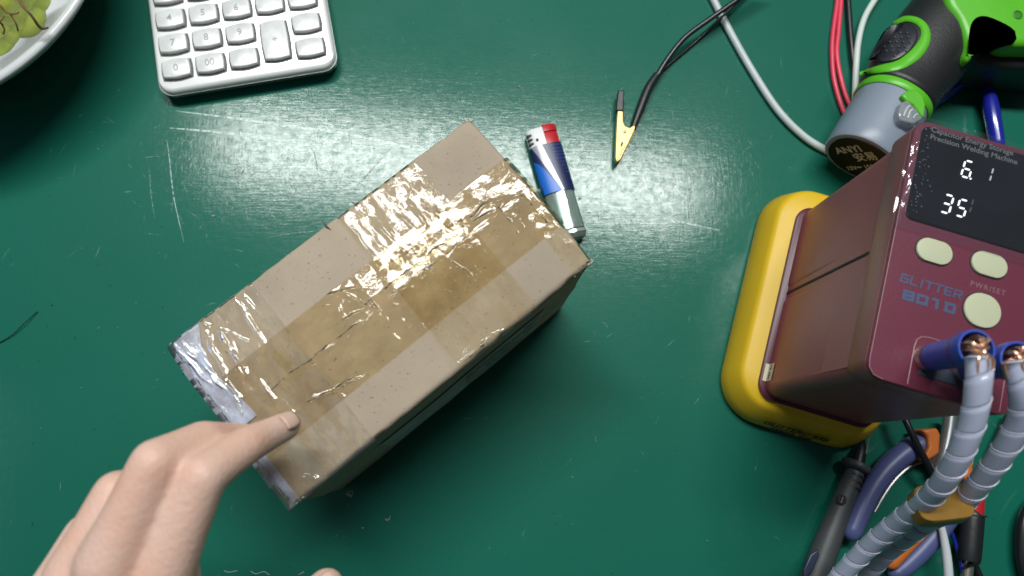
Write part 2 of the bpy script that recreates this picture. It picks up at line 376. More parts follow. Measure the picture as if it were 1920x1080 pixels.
def card_material():
    m = mat('cardboard', (.39, .32, .245), .78, spec=.25, var=.10, vscale=25, bump=.25, bscale=500, bdist=.0004, detail=7)
    nt = m.node_tree; n = nt.nodes; L = nt.links; b = n['Principled BSDF']
    tc = n.new('ShaderNodeTexCoord'); vo = n.new('ShaderNodeTexNoise'); vo.inputs['Scale'].default_value = 700; vo.inputs['Detail'].default_value = 2
    L.new(tc.outputs['Object'], vo.inputs['Vector']); r = n.new('ShaderNodeValToRGB'); L.new(vo.outputs['Fac'], r.inputs[0])
    r.color_ramp.elements[0].position = .26; r.color_ramp.elements[1].position = .33; r.color_ramp.elements[0].color = (.45, .4, .35, 1); r.color_ramp.elements[1].color = (1, 1, 1, 1)
    src = b.inputs['Base Color'].links[0].from_socket; mx = n.new('ShaderNodeMix'); mx.data_type = 'RGBA'; mx.blend_type = 'MULTIPLY'; mx.inputs[0].default_value = 1
    L.new(src, mx.inputs[6]); L.new(r.outputs[0], mx.inputs[7]); L.new(mx.outputs[2], b.inputs['Base Color']); return m
CARD = card_material()
carton = Thing('cardboard_box', 'worn brown cardboard parcel sealed with shiny clear tape, in the middle of the mat', 'cardboard box', tuple(BF(LX/2, WY/2, 0)))
rings = []
NZ = 26
for i in range(NZ+1):
    z = HZ*i/NZ*.985; b_ = .0022*math.sin(PI*i/NZ); ring = []
    inset = .0016 if i == NZ else 0
    for x, y in rrect(inset, LX-inset, inset, WY-inset, .003, 4): ring.append((x, y))
    # resample edges finely
    rr_ = []
    for k in range(len(ring)):
        a, b2 = ring[k], ring[(k+1) % len(ring)]; d = math.dist(a, b2); m_ = max(1, int(d/.005))
        for j in range(m_): rr_.append((a[0]+(b2[0]-a[0])*j/m_, a[1]+(b2[1]-a[1])*j/m_))
    out = []
    for x, y in rr_:
        nx = -1 if x < .004 else (1 if x > LX-.004 else 0); ny = -1 if y < .004 else (1 if y > WY-.004 else 0)
        q = b_*(math.sin(PI*x/LX) if ny else math.sin(PI*y/WY)) + (float(vnoise(np.array(x*60+y*40+7), np.array(z*60), 5))-.5)*.0008
        out.append(BF(x+nx*q, y+ny*q, z))
    rings.append(out)
nring = [len(r) for r in rings]; mn = min(nring)
rings = [r[:mn] if len(r) == mn else [r[int(k*len(r)/mn)] for k in range(mn)] for r in rings]
carton.part('side_wall', loft(rings), CARD)
def sheet(us, vs, fn):
    U, Vv = np.meshgrid(us, vs, indexing='ij'); X, Y, Z = fn(U, Vv); n, m_ = U.shape
    V = [BF(float(X[i, j]), float(Y[i, j]), float(Z[i, j])) for i in range(n) for j in range(m_)]
    F = [(i*m_+j, (i+1)*m_+j, (i+1)*m_+j+1, i*m_+j+1) for i in range(n-1) for j in range(m_-1)]
    uv = [(float(U[i, j]), float(Vv[i, j])) for i in range(n) for j in range(m_)]
    return (V, F), uv
us = np.concatenate([np.linspace(0, .0022, 5)[:-1], np.linspace(.0022, LX-.0022, 110), np.linspace(LX-.0022, LX, 5)[1:]])
for k in (0, 1):
    vs = np.concatenate([np.linspace(0, .0022, 5)[:-1], np.linspace(.0022, WY/2-.0003, 34)])
    if k: vs = WY-vs[::-1]; vs[0] -= .0012
    def fn(U, V_):
        Z = ztop(U, V_) + (vnoise(U*30, V_*0+3.3, 8+k)-.5)*.0003*np.exp(-np.abs(V_-WY/2)/.004) + (0 if k == 0 else .0002)
        jag = (vnoise(U*220, V_*0, 4)-.5)*.0005*np.exp(-np.abs(V_-WY/2)/.0015)
        out = np.where(V_ < .001, -1, np.where(V_ > WY-.001, 1, 0))*(vnoise(U*160, V_*0+1, 6)-.4)*.0008
        return U, V_+jag+out, Z
    vf, uv = sheet(us, vs, fn)
    carton.part('top_flap', vf, CARD, solid=0, auto=0)
# bruised corner fibres
FUZZ = mat('torn_paper', (.46, .40, .33), .9, var=.2, vscale=400)
fz = []
for (u0, v0), n_ in (((0, 0), 12), ((0, WY), 26), ((LX, 0), 14), ((LX, WY), 30)):
    for _ in range(n_):
        a = abs(random.gauss(0, .006)); s_ = random.random() < .5
        u = u0+(a if u0 == 0 else -a) if s_ else u0; v = v0 if s_ else v0+(a if v0 == 0 else -a)
        c_ = BF(u, v, HZ+random.uniform(-.006, -.001)); fz.append(sphere(c_, random.uniform(.0004, .0009), 6, 4, 1.3, 1, .8))
carton.part('torn_corner', join(*fz), FUZZ)['kind'] = 'stuff'

def ridges(U, V_, segs):
    Z = np.zeros_like(U)
    for (u0, v0, u1, v1, amp, wd, seed) in segs:
        du, dv = u1-u0, v1-v0; L2 = du*du+dv*dv; t = ((U-u0)*du+(V_-v0)*dv)/L2; tc = np.clip(t, 0, 1); Lw = math.sqrt(L2)
        wob = (vnoise(tc*Lw*160, tc*0+seed, seed)-.5)*.0022
        d = ((U-u0)*dv-(V_-v0)*du)/Lw + wob
        end = np.where((t < 0), (t*Lw)**2, np.where(t > 1, ((t-1)*Lw)**2, 0))
        Z += amp*np.exp(-(d/wd)**2)*np.exp(-end/(.0012**2))*(.6+.8*vnoise(tc*Lw*220, tc*0+3, seed+2))*np.clip(np.sin(PI*np.clip(t, 0.03, .97))*2.2, 0, 1)
    return Z
TAPE = mat_tape('clear_tape', (.875, .825, .70), .03, .15, 300, .045, stick=(.6, 1, 1))
TAPE2 = mat_tape('clear_tape_thin', (.955, .92, .84), .03, .30, 280, .045)
TAPE3 = mat_tape('clear_tape_streaked', (.95, .91, .82), .06, .2, 120, .08, aniso=(2.2, .35, 1), sheen_mix=.10)
FILM = mat_tape('crumpled_film', (.85, .84, .86), .24, .25, 130, .22, sheen_mix=.95)
def bpx(x, y): q = BF.o; d = P(x, y, .130)-q; return (d.dot(BF.X), d.dot(vy))
def seg(x0, y0, x1, y1, amp=.0006, wd=.0007, seed=1): return (*bpx(x0, y0), *bpx(x1, y1), amp, wd, seed)
long_seg = [seg(458, 768, 700, 592, .0007, .0007, 61), seg(470, 770, 640, 655, .0003, .0005, 62), seg(700, 586, 860, 470, .0008, .0008, 63), seg(700, 560, 990, 352, .0007, .0008, 11), seg(600, 640, 830, 470, .0005, .0007, 12), seg(690, 590, 890, 440, .0006, .0008, 13), seg(640, 545, 700, 580, .0005, .0007, 14), seg(660, 520, 720, 600, .0006, .0007, 15),
            seg(580, 560, 680, 540, .0006, .0008, 16), seg(930, 385, 985, 460, .0006, .0006, 17), seg(970, 370, 1030, 430, .0009, .0009, 18), seg(960, 405, 980, 440, .0004, .0006, 19), seg(800, 460, 890, 527, .0006, .0006, 20),
            seg(730, 560, 790, 640, .0004, .0005, 21), seg(560, 760, 690, 705, .0009, .0008, 22), seg(600, 740, 660, 712, .0005, .0006, 23), seg(630, 720, 652, 748, .0004, .0005, 24), seg(680, 550, 760, 650, .0004, .0006, 25),
            seg(740, 500, 800, 470, .0006, .0009, 26), seg(820, 470, 920, 380, .0006, .0008, 27), seg(700, 520, 900, 400, .0006, .0009, 28), seg(470, 760, 700, 600, .0004, .0006, 29), seg(620, 540, 650, 600, .0006, .0007, 30)]
def wrap(a, lo, hi, off):
    "coordinate running over a rounded edge: returns (position, drop)"
    pos = np.clip(a, lo-off, hi+off); drop = np.where(a < lo, lo-a, np.where(a > hi, a-hi, 0.)); return pos, drop
def long_fn(U, V_):
    pos, drop = wrap(U, 0, LX, .0012)
    zt = ztop(np.clip(U, .0005, LX-.0005), V_)
    Z = zt + .0007 + (vnoise(U*80, V_*80, 31)-.5)*.0003 + ridges(U, V_, long_seg)
    tucked = np.exp(-((V_-WY*.5)/.0014)**2)*.0003
    Z = Z-tucked
    return np.where(drop > 0, pos, U), V_, Z - drop
vs = np.linspace(.30*WY, .76*WY, 110); us2 = np.linspace(-.035, LX+.012, 520)
vf, uv = sheet(us2, vs, long_fn); carton.part('tape', vf, TAPE, uv=uv, auto=0)
def cross(u0, u1, segs, seed, lump=.0003, lev=.0010, mat_=TAPE2):
    us_ = np.linspace(u0, u1, int((u1-u0)/.0007)); vs_ = np.linspace(.0006, WY+.0010, 200)
    def fn(U, V_):
        pos, drop = wrap(V_, 0, WY, .0009); pos = np.where(V_ < 0, -.0004, pos)
        zt = ztop(np.clip(U, .0005, LX-.0005), np.clip(V_, .0005, WY-.0005)); r_ = ridges(U, V_, segs)
        bul = .0022*np.sin(PI*np.clip(U/LX, 0, 1))*np.sin(PI*np.clip(drop/HZ, 0, 1))
        Z = zt + lev + (vnoise(U*110, V_*80, seed)-.5)*lump + np.where(drop > 0, 0, r_) - drop
        Y = np.where(drop > 0, pos+np.sign(V_)*bul+np.where(V_ < 0, -1, 1)*r_, V_)
        return U, Y, Z
    vf, uv = sheet(us_, vs_, fn); return carton.part('tape', vf, mat_, uv=uv, auto=0)
def vstreak(u0, u1, n_, amp, seed):
    out = []
    for k in range(n_):
        u = random.uniform(u0, u1); a = random.uniform(-.002, WY*.45); b_ = a+random.uniform(.012, .04); out.append((u, a, u+random.uniform(-.004, .004), b_, amp*random.uniform(.6, 1.3), random.uniform(.0005, .001), seed+k))
    return out
sA = [seg(365, 600, 500, 660, .0006, .0006, 41), seg(400, 590, 470, 720, .0008, .0008, 42), seg(350, 640, 460, 770, .0009, .001, 43), seg(440, 560, 505, 660, .0007, .0007, 44), seg(420, 600, 450, 700, .0006, .0007, 45), seg(340, 650, 400, 700, .0007, .0007, 46),
      seg(380, 610, 440, 740, .0008, .0011, 47), seg(560, 760, 680, 705, .0007, .0008, 48), seg(540, 880, 600, 905, .0007, .0008, 49), seg(600, 800, 640, 845, .0004, .0006, 50), seg(455, 555, 495, 600, .0005, .0006, 51)] + vstreak(0, .04, 7, .0007, 60)
cross(-.0012, .26*LX, sA, 33, .0006, mat_=TAPE3)
sB = [seg(690, 370, 745, 450, .0006, .0006, 71), seg(740, 400, 830, 470, .0005, .0006, 72), seg(655, 425, 720, 500, .0006, .0007, 73), seg(765, 370, 810, 440, .0006, .0008, 74), seg(810, 390, 850, 430, .0006, .0008, 75), seg(700, 410, 760, 480, .0006, .0008, 76),
      seg(900, 320, 930, 355, .0004, .0006, 77), seg(840, 690, 930, 630, .0006, .0006, 78), seg(860, 670, 955, 610, .0006, .0006, 79), seg(700, 720, 830, 640, .0004, .0006, 80), seg(800, 600, 830, 650, .0004, .0006, 81)]
cross(.54*LX, .80*LX, sB, 35, .0004)
# crumpled film over the short left end
def endfn(U, V_):
    U = np.where(U > 0, U*(.65+.9*vnoise(V_*75, V_*0+2, 55)*(1-.5*V_/WY)), U)
    r_ = ridges(U, V_, [(.002+.003*k, -.002+.006*k, .005+.003*k, .032+.007*k, .0008, .0009, 90+k) for k in range(4)])
    pos = np.where(U < 0, -.0016-.0010*vnoise(U*120, V_*120, 77), U); drop = np.where(U < 0, -U, 0)
    Z = ztop(np.clip(U, .0003, LX), V_)+.0014+(vnoise(U*110, V_*110, 76)-.5)*.0009+np.where(U < 0, 0, r_)-drop
    return pos-np.where(U < 0, r_, 0)-.008*np.clip(drop/.03, 0, 1)*vnoise(V_*60, V_*0, 12), V_, Z
vf, uv = sheet(np.linspace(-.022, .0135, 66), np.linspace(.001, WY*.56, 110), endfn); carton.part('crumpled_film', vf, FILM, uv=uv, auto=0)
def endfn2(U, V_):
    pos = np.where(U < 0, -.0018-.0012*vnoise(U*300, V_*260, 79), U); drop = np.where(U < 0, -U, 0)
    Z = ztop(np.clip(U, .0003, LX), V_)+.0013+(vnoise(U*180, V_*180, 78)-.5)*.0008-drop
    return pos-.004*np.clip(drop/.03, 0, 1), V_, Z
vf, uv = sheet(np.linspace(-.022, .005, 40), np.linspace(WY*.72, WY*1.005, 50), endfn2); carton.part('crumpled_film', vf, FILM, uv=uv, auto=0)
vf, uv = sheet(np.linspace(LX-.012, LX+.0, 14), np.linspace(WY*.62, WY*1.0, 40), lambda U, V_: (U, V_, ztop(U, V_)+.0010+(vnoise(U*200, V_*200, 81)-.5)*.0006)); carton.part('tape', vf, TAPE2, uv=uv, auto=0)
for q in ([(603, 413), (612, 424), (620, 430)], [(658, 378), (664, 381), (670, 388)]):
    k_ = [BF(*bpx(x, y), 0) for x, y in q]
    pts_ = [BF(*bpx(x, y), float(ztop(np.array(bpx(x, y)[0]), np.array(max(.0025, bpx(x, y)[1]))))+.0003) for x, y in spline(q, 5)]
    carton.part('card_nick', tube(pts_, [.0006*math.sin(PI*(i+.7)/(len(pts_)+.6))*random.uniform(.5, 1) if len(q) == 3 else .00022 for i in range(len(pts_))], 6), mat('nick_brown', (.10, .07, .04), .8) if 'nick_brown' not in bpy.data.materials else bpy.data.materials['nick_brown'])
# shipping label and faint print on the shaded long side
SF = Frame(BF(.05, WY+.0032, .01), ux, (0, 0, 1)); SF.Z = vy
LBL = mat('label_paper', (.42, .41, .40), .85, spec=.1, var=.15, vscale=40)
carton.part('shipping_label', ([BF(u, WY+.0008+.0022*math.sin(PI*u/LX)*math.sin(PI*z/HZ)-.0002+(float(vnoise(np.array(u*60+WY*40+7), np.array(z*60), 5))-.5)*.0008, z) for u in np.linspace(.045, .155, 14) for z in np.linspace(.03, .10, 9)],
            [(i*9+j, (i+1)*9+j, (i+1)*9+j+1, i*9+j+1) for i in range(13) for j in range(8)]), LBL)
INK = mat('ink_black', (.02, .02, .02), .6)
lines = []
for k in range(11):
    z = .094-.0055*k; u = .100
    while u < .150:
        l = random.uniform(.002, .007)
        if random.random() < .8: lines.append(([BF(uu, WY+.0011+.0022*math.sin(PI*uu/LX)*math.sin(PI*zz/HZ)-.0001+(float(vnoise(np.array(uu*60+WY*40+7), np.array(zz*60), 5))-.5)*.0008, zz) for uu, zz in ((u, z), (u+l, z), (u+l, z-.0016), (u, z-.0016))], [(0, 1, 2, 3)]))
        u += l+.0012
o = carton.part('printed_line', join(*lines), INK, smooth=False); o['kind'] = 'stuff'

# ------------------------------------------------------------------ bowl of grapes
bc = Vector((-.3618, .3151, 0)); bR = .131
WF = Frame(bc, (1, 0, 0), (0, 1, 0))
CER = mat('white_ceramic', (.62, .64, .66), .22, var=.04, vscale=8, coat=.4, coat_r=.08)
bowl = Thing('bowl', 'white ceramic bowl of green grapes cut off by the top left corner', 'bowl', tuple(bc))
bowl.part('bowl_body', lathe(WF, [(.045, .0), (.055, .0), (.058, .004), (.080, .012), (.105, .030), (.122, .050), (.1305, .0635), (.1335, .0665), (.1330, .0685), (.1300, .0690), (.1268, .0670), (.117, .052), (.100, .034), (.075, .018), (.045, .012), (.002, .011)], 96), CER, auto=0)
GR = mat('grape_skin', (.52, .60, .09), .22, var=.2, vscale=90, sss=.35, coat=.3)
GS = mat('grape_stem', (.18, .11, .035), .7, var=.3, vscale=300)
gpts = [(22, 72, .050), (62, 72, .052), (48, 40, .060), (78, 30, .058), (10, 38, .060), (30, 8, .064), (70, 0, .062), (-10, 75, .048), (-20, 40, .058), (0, 0, .066), (40, -30, .066), (80, -30, .060), (100, 8, .050), (10, -40, .070), (86, 55, .046)]
gobs = None
for i, (x, y, z) in enumerate(gpts):
    if gobs is None:
        gobs = single('grape', sphere((0, 0, 0), .0138, 24, 14, 1, 1, 1.1), GR, 'round green grape in the white bowl', 'grape', 'green grapes heaped in the bowl')
        g_ = gobs
    else: g_ = gobs.copy(); C.objects.link(g_)
    q_ = P(x, y, z+.008); d_ = Vector((q_.x-bc.x, q_.y-bc.y, 0)); mx_ = .093
    if d_.length > mx_: q_ = Vector((bc.x, bc.y, q_.z)) + d_.normalized()*mx_
    g_.location = q_; g_.rotation_euler = (random.uniform(0, 3), random.uniform(0, 3), random.uniform(0, 3)); s_ = random.uniform(.9, 1.1); g_.scale = (s_, s_, s_)
st = [pxtube([(28, -20, .090, .0010), (40, 8, .089, .0009), (58, 28, .086, .0008), (76, 52, .078, .0009), (90, 52, .074, .0006)], .001, 6),
      pxtube([(0, 10, 0.088, .0007), (14, 24, 0.086, .0006), (30, 26, 0.085, .0005), (36, 22, 0.085, .0004)], .001, 5), pxtube([(20, 26, 0.085, .0006), (30, 44, 0.082, .0005), (34, 58, 0.078, .0006)], .001, 5),
      pxtube([(0, 40, 0.082, .0006), (8, 54, 0.079, .0006), (6, 64, 0.077, .0007)], .001, 5), pxtube([(-20, 30, 0.082, .0008), (0, 38, 0.084, .0006), (8, 30, 0.085, .0004)], .001, 5)]
single('twig', join(*st), GS, 'thin brown branching twig lying over the green grapes', 'twig')

# ------------------------------------------------------------------ calculator
k0, k1 = P(330, 127, .0175), P(581, 87, .0175)
CF = Frame((k0.x, k0.y, 0), (k1-k0), (-(k1-k0).y, (k1-k0).x, 0))
PX = (k1-k0).length/4; PY = (P(315, 34, .0175)-k0).length/2
xl = CF.inv(P(296, 150, .014)).x; xr = CF.inv(P(628, 105, .014)).x; yb = CF.inv(P(455, 150, .014)).y
SIL = mat('silver_plastic', (.86, .87, .86), .30, metal=.12, var=.03, vscale=30, bump=.05, bscale=300, spec=.6)
SILK = mat('silver_key', (.70, .71, .71), .30, metal=.08, var=.10, vscale=120, bump=.12, bscale=160, spec=.7)
GAP = mat('key_gap', (.09, .09, .09), .6); DIG = mat('worn_digit', (.30, .30, .31), .45, metal=.3)
GRY = mat('grey_edge', (.22, .23, .23), .35, metal=.4)
calc = Thing('calculator', 'silver calculator with worn raised keys at the top edge of the mat', 'calculator', tuple(CF(2*PX, 3*PY, 0)))
calc.part('base', rloft(CF, [(.001, xl+.004, xr-.004, yb+.004, .17, .008), (.006, xl-.0005, xr+.0005, yb-.001, .174, .010), (.0105, xl-.001, xr+.001, yb-.0015, .175, .0105)]), GRY)
def curvedplate():
    return rloft(CF, [(.0105, xl-.0005, xr+.0005, yb-.0008, .1745, .0105), (.0125, xl-.0002, xr+.0002, yb-.0005, .174, .010), (.0142, xl+.0008, xr-.0008, yb+.0006, .173, .009), (.0147, xl+.0022, xr-.0022, yb+.0020, .171, .008)], 8)
calc.part('face_plate', curvedplate(), SIL)
def barrel(x, y, hw, hh, bul, s=1.0, n=5):
    pts = []
    def side(a, b, nx, ny, amt):
        for k in range(n): t = k/n; q = math.sin(PI*t)*amt; pts.append((a[0]+(b[0]-a[0])*t+nx*q, a[1]+(b[1]-a[1])*t+ny*q))
    c = [(-hw, -hh), (hw, -hh), (hw, hh), (-hw, hh)]
    side(c[0], c[1], 0, -1, bul); side(c[1], c[2], 1, 0, .0006); side(c[2], c[3], 0, 1, bul); side(c[3], c[0], -1, 0, .0006)
    return [(x+p[0]*s, y+p[1]*s) for p in pts]
def key(cx, cy, ch, tall=False):
    hw = .0086 if not tall else .0082; hh = .0058 if not tall else .0135; bu = .0012
    o = barrel(cx, cy, hw, hh, bu)
    def sc_(f, dy=0): return [(cx+(p[0]-cx)*(1+f/hw), cy+(p[1]-cy)*(1+f/hh)+dy) for p in o]
    gapo = sc_(.0011, -.0002)
    g = calc.part('key_recess', loft([[CF(x, y, z) for x, y in gapo] for z in (.0146, .01485)]), GAP, smooth=False)
    kk = calc.part('key', loft([[CF(x, y, z) for x, y in sc_(f)] for z, f in ((.0146, 0), (.0173, -.0001), (.0179, -.0004), (.0181, -.0009))]), SILK, auto=25)
    rim = None
    if ch: text('digit', ch, CF, cx, cy-.0002, .01830, .0070, DIG, calc, parent=kk, bold=0.00004, sx=.95, ext=.00012)
rows = [['0', '00', '.'], ['7', '8', '9'], ['4', '5', '6'], ['1', '2', '3'], ['', '', '']]
for r_, row in enumerate(rows):
    for c_, ch in enumerate(row): key(c_*PX, r_*PY, ch)
key(3*PX, .5*PY, '+', True)
for r_ in (2, 3, 4): key(3*PX, r_*PY, '')
for r_ in range(5): key(4*PX, r_*PY, '')
calc.part('screen', plate(CF, .0, 4*PX, .125, .150, .0145, .0152, .002), mat('calculator_screen', (.12, .15, .13), .1))

# ------------------------------------------------------------------ lighter
l0, l1 = P(1014, 240, .010), P(1074, 447, .010)
LF = Frame((l0.x, l0.y, 0), (l1-l0), (-(l1-l0).y, (l1-l0).x, 0)); LL = (l1-l0).length    # x: head to foot; y: to the right in the picture
lighter = Thing('lighter', 'disposable cigarette lighter with red button and blue wrapper beside the carton', 'lighter', tuple(LF(.04, 0, 0)))
hw, hz, cz = .0112, .0062, .0064
def ell(x, sy=1, sz=1, n=28, p=2.4, dy=0):
    out = []
    for k in range(n):
        a = 2*PI*k/n; c, s = math.cos(a), math.sin(a); out.append(LF(x, dy+hw*sy*math.copysign(abs(c)**(2/p), c), cz*1+hz*sz*math.copysign(abs(s)**(2/p), s)))
    return out
LBODY = mat('lighter_clear_plastic', (.80, .92, .88), .05, trans=.9)
lighter.part('fuel_body', loft([ell(.045, .93, .93), ell(LL-.004, .93, .93), ell(LL-.001, .88, .85), ell(LL, .78, .7)]), LBODY)
lighter.part('inner_tube', loft([ell(.046, .18, .3), ell(LL-.006, .18, .3)]), mat('inner_tube', (.7, .75, .72), .3))
lighter.part('fuel', loft([ell(.046, .80, .78), ell(LL-.007, .80, .78)]), mat('fuel_liquid', (.62, .72, .68), .12, metal=.6))
lighter.part('foot_cap', loft([ell(LL-.0055, .97, .97), ell(LL-.0035, .97, .97)]), mat('lighter_foot', (.40, .45, .42), .15, metal=.3, coat=.6))
lighter.part('wrapper', loft([ell(.0125, 1, 1), ell(.047, 1, 1)]), mat('wrapper_navy', (.012, .018, .085), .42, coat=.12, coat_r=.2, var=.2, vscale=200))
def onwrap(pts, off):
    "flat outline in (x along, y across) laid on the curved wrapper"
    out = []
    for x, y in pts:
        c = max(-1, min(1, y/hw)); s = (1-abs(c)**2.4)**(1/2.4); out.append(LF(x, y, cz+hz*s+off))
    return out
def patch(xf0, xf1, y0, y1, off, n=8, m_=10):
    V, F = [], []
    for i in range(n+1):
        x = None
        for j in range(m_+1):
            t = i/n; a = xf0(t); b = xf1(t); V.append(onwrap([(y0+(y1-y0)*t, a+(b-a)*j/m_)], off)[0])
    for i in range(n):
        for j in range(m_): k = i*(m_+1)+j; F.append((k, k+1, k+m_+2, k+m_+1))
    return V, F
lighter.part('silver_stripe', patch(lambda t: -.0100+.0118*t, lambda t: -.0030+.0065*t, .0128, .0468, .00012), mat('wrapper_silver', (.36, .38, .42), .3, metal=.2), auto=0)
lighter.part('blue_panel', patch(lambda t: -.0111, lambda t: -.0106+.0122*t**.8, .0225, .0468, .0002), mat('wrapper_blue', (.01, .14, .62), .42, coat=.12, coat_r=.2), auto=0)
dots = []
for i in range(13):
    for j in range(5):
        x = .0145+i*.0025; y = .0035+j*.0017
        if y < -.002+.0118*((x-.0128)/.034)+.0025: continue
        q = onwrap([(x+.0006*math.cos(a), y+.0006*math.sin(a)) for a in [PI*k/3 for k in range(6)]], .00025); dots.append((q, [tuple(range(6))]))
o = lighter.part('dot_print', join(*dots), mat('dot_blue', (.05, .09, .30), .35), smooth=False); o['kind'] = 'stuff'
WHT = mat('white_plastic', (.78, .80, .80), .3)
def half(x0, x1, y0, y1, sc_=1.0, zs=1.0):
    rings = []
    for x, f in ((x0, .93), (x0+.0012, 1), (x1, 1)):
        r = []
        ys = np.linspace(y0, y1, 12)
        for y in ys: c = max(-1, min(1, y/hw)); r.append(LF(x, y*f, cz+hz*zs*f*(max(0, 1-abs(c)**2.4))**(1/2.4)))
        for y in ys[::-1]: c = max(-1, min(1, y/hw)); r.append(LF(x, y*f, cz-hz*zs*f*(max(0, 1-abs(c)**2.4))**(1/2.4)))
        rings.append(r)
    return loft(rings)
hood = lighter.part('hood', half(.0, .0125, -hw*.97, .0005), WHT)
for k in range(3): lighter.part('vent_slot', box(LF, .0035+k*.0030, .0047+k*.0030, -hw*.985, -hw*.70, .0075, .0118), INK, parent=hood)
lighter.part('jet_hole', box(LF, .0078, .0094, -.0058, -.0042, .0118, .0131), INK, parent=hood)
RED = mat('red_plastic', (.50, .015, .025), .35)
bt = lighter.part('red_button', half(.0040, .0125, .0006, hw*.88, zs=.95), RED); lighter.part('button_lip', half(-.0010, .0040, .0006, hw*.93, zs=1.06), RED, parent=bt)

# ------------------------------------------------------------------ alligator clip and cables on the far side
BLK = mat('black_rubber', (.012, .014, .016), .42, bump=.1, bscale=300); BLKS = mat('black_cable', (.010, .012, .014), .32)
BR = mat('brass', (.60, .45, .17), .42, metal=.6, var=.15, vscale=200, spec=.6)
clip = Thing('alligator_clip', 'brass alligator clip on a black lead, lying open beside the lighter', 'clip', tuple(P(1165, 250, 0)))
clip.part('upper_jaw', pxprism([(1157, 304), (1154, 296), (1156, 240), (1158, 208), (1168, 207), (1168, 228), (1172, 236), (1180, 240), (1190, 234), (1191, 240), (1178, 268), (1164, 298)], .004, .0095), BR, bevel=.0004)
clip.part('lower_jaw', pxprism([(1155, 307), (1153, 298), (1170, 262), (1180, 240), (1190, 236), (1193, 240), (1180, 268), (1162, 303)], .0005, .0038), BR, bevel=.0004)
clip.part('rivet', lathe(Frame(P(1171, 247, .0095), (1, 0, 0), (0, 1, 0)), [(.0011, 0), (.0011, .0004), (.0006, .0007)], 14), BR)
clip.part('slot', pxprism([(1163, 274), (1166, 265), (1169, 267), (1166, 275)], .0094, .0097), INK, smooth=False)
tt = []
for k in range(6): x = 1157+k*2.4; y = 298-k*4.6; tt.append(pxprism([(x, y), (x+3, y-1), (x+2, y+3)], .0094, .0099))
o = clip.part('teeth', join(*tt), mat('brass_dark', (.2, .14, .05), .5, metal=.5), smooth=False); o['kind'] = 'stuff'
clip.part('thumb_sleeve', pxprism([(1155, 207), (1159, 168), (1171, 169), (1169, 208)], .005, .0105), BLK, bevel=.0008)
clip.part('cable_boot', pxtube([(1187, 240, .005, .0022), (1200, 205, .005, .0030), (1216, 165, .005, .0031), (1232, 140, .005, .0026)], .003, 14), BLK)
clip.part('lead', pxtube([(1225, 155, .005), (1250, 113, .007), (1283, 72, .010), (1325, 40, .014), (1385, -2, .018), (1440, -40, .02)], .0019, 12), BLKS)
single('black_cable', pxtube([(1234, 140, .0015), (1262, 114, .0016), (1300, 82, .0016), (1340, 45, .0040), (1385, 2, .0055), (1430, -38, .004)], .0012, 10), BLKS,
       'thin black wire under the thick lead of the brass clip', 'cable')
GREYC = mat('grey_cable', (.50, .56, .56), .40, var=.05, vscale=100)
single('grey_cable', pxtube([(1318, -40, .0028), (1338, 0, .0028), (1370, 62, .0028), (1412, 136, .0028), (1458, 206, .0028), (1505, 254, .0028), (1550, 282, .0028), (1600, 300, .0028)], .0026, 16), GREYC,
       'pale grey cable curving from the top edge to the grey battery', 'cable')
single('white_cable', pxtube([(1668, -40, .006), (1640, 0, .006), (1620, 36, .006), (1609, 80, .006), (1605, 130, .006), (1603, 190, .006)], .0022, 14), mat('white_cable', (.60, .68, .64), .4),
       'white cable running down against the black tool grip', 'cable')
RW = mat('red_wire', (.72, .05, .10), .40)
for i, q in enumerate(([(1571, -40, .003), (1570, 0, .003), (1562, 60, .003), (1560, 100, .003), (1564, 150, .003), (1580, 205, .003), (1600, 240, .003)], [(1578, -40, .003), (1577, 0, .003), (1572, 60, .003), (1569, 100, .003), (1576, 145, .003), (1590, 190, .003), (1610, 220, .003)])):
    single('red_wire', pxtube(q, .0017, 10), RW, ('left red wire of the pair beside the black tool grip', 'right red wire of the pair, next to the black wire')[i], 'wire', 'pair of red wires')
single('black_wire', pxtube([(1588, -40, .003), (1590, 0, .003), (1594, 60, .003), (1599, 110, .003), (1606, 160, .003)], .0022, 10), BLKS, 'black wire between the red wires and the white cable', 'wire')

# ------------------------------------------------------------------ cordless tool
GRN = mat('lime_plastic', (.10, .47, .018), .38, var=.04, vscale=40, bump=.06, bscale=700)
BKP = mat('black_grip', (.014, .015, .017), .45, bump=.15, bscale=600, var=.2, vscale=30)
BAT = mat('grey_battery', (.22, .26, .33), .38, bump=.05, bscale=600)
tool = Thing('cordless_drill', 'lime green and black cordless power tool with grey battery at top right', 'power tool', tuple(P(1720, 120, 0)))
# battery: cylinder whose axis runs up the grip
b0, b1 = P(1609, 262, .036), P(1672, 158, .036)
b0 = P(1613, 297, .030); b1 = P(1666, 205, .030)
AX = (b1-b0).normalized(); SD_ = Vector((0, 0, 1)).cross(AX).normalized(); TF = Frame(b0, SD_, Vector((0, 0, 1)), None); TF.X = -SD_; TF.Y = Vector((0, 0, 1)); TF.Z = AX
BL = (b1-b0).length
def ering(s, rx, ry, dx=0, dz=0, n=40, p=2.2):
    out = []
    for k in range(n):
        a = 2*PI*k/n; c, s_ = math.cos(a), math.sin(a); out.append(b0 + (-SD_)*(dx+rx*math.copysign(abs(c)**(2/p), c)) + Vector((0, 0, 1))*(dz+ry*math.copysign(abs(s_)**(2/p), s_)) + AX*s)
    return out
RX, RY = .0240, .0240
tilt = -.0
tool.part('battery', loft([ering(-.0005, RX*.90, RY*.90), ering(.0, RX*.97, RY*.97), ering(.0015, RX, RY), ering(.010, RX*1.0, RY*1.0), ering(BL+.002, RX*.98, RY*.98)]), BAT)
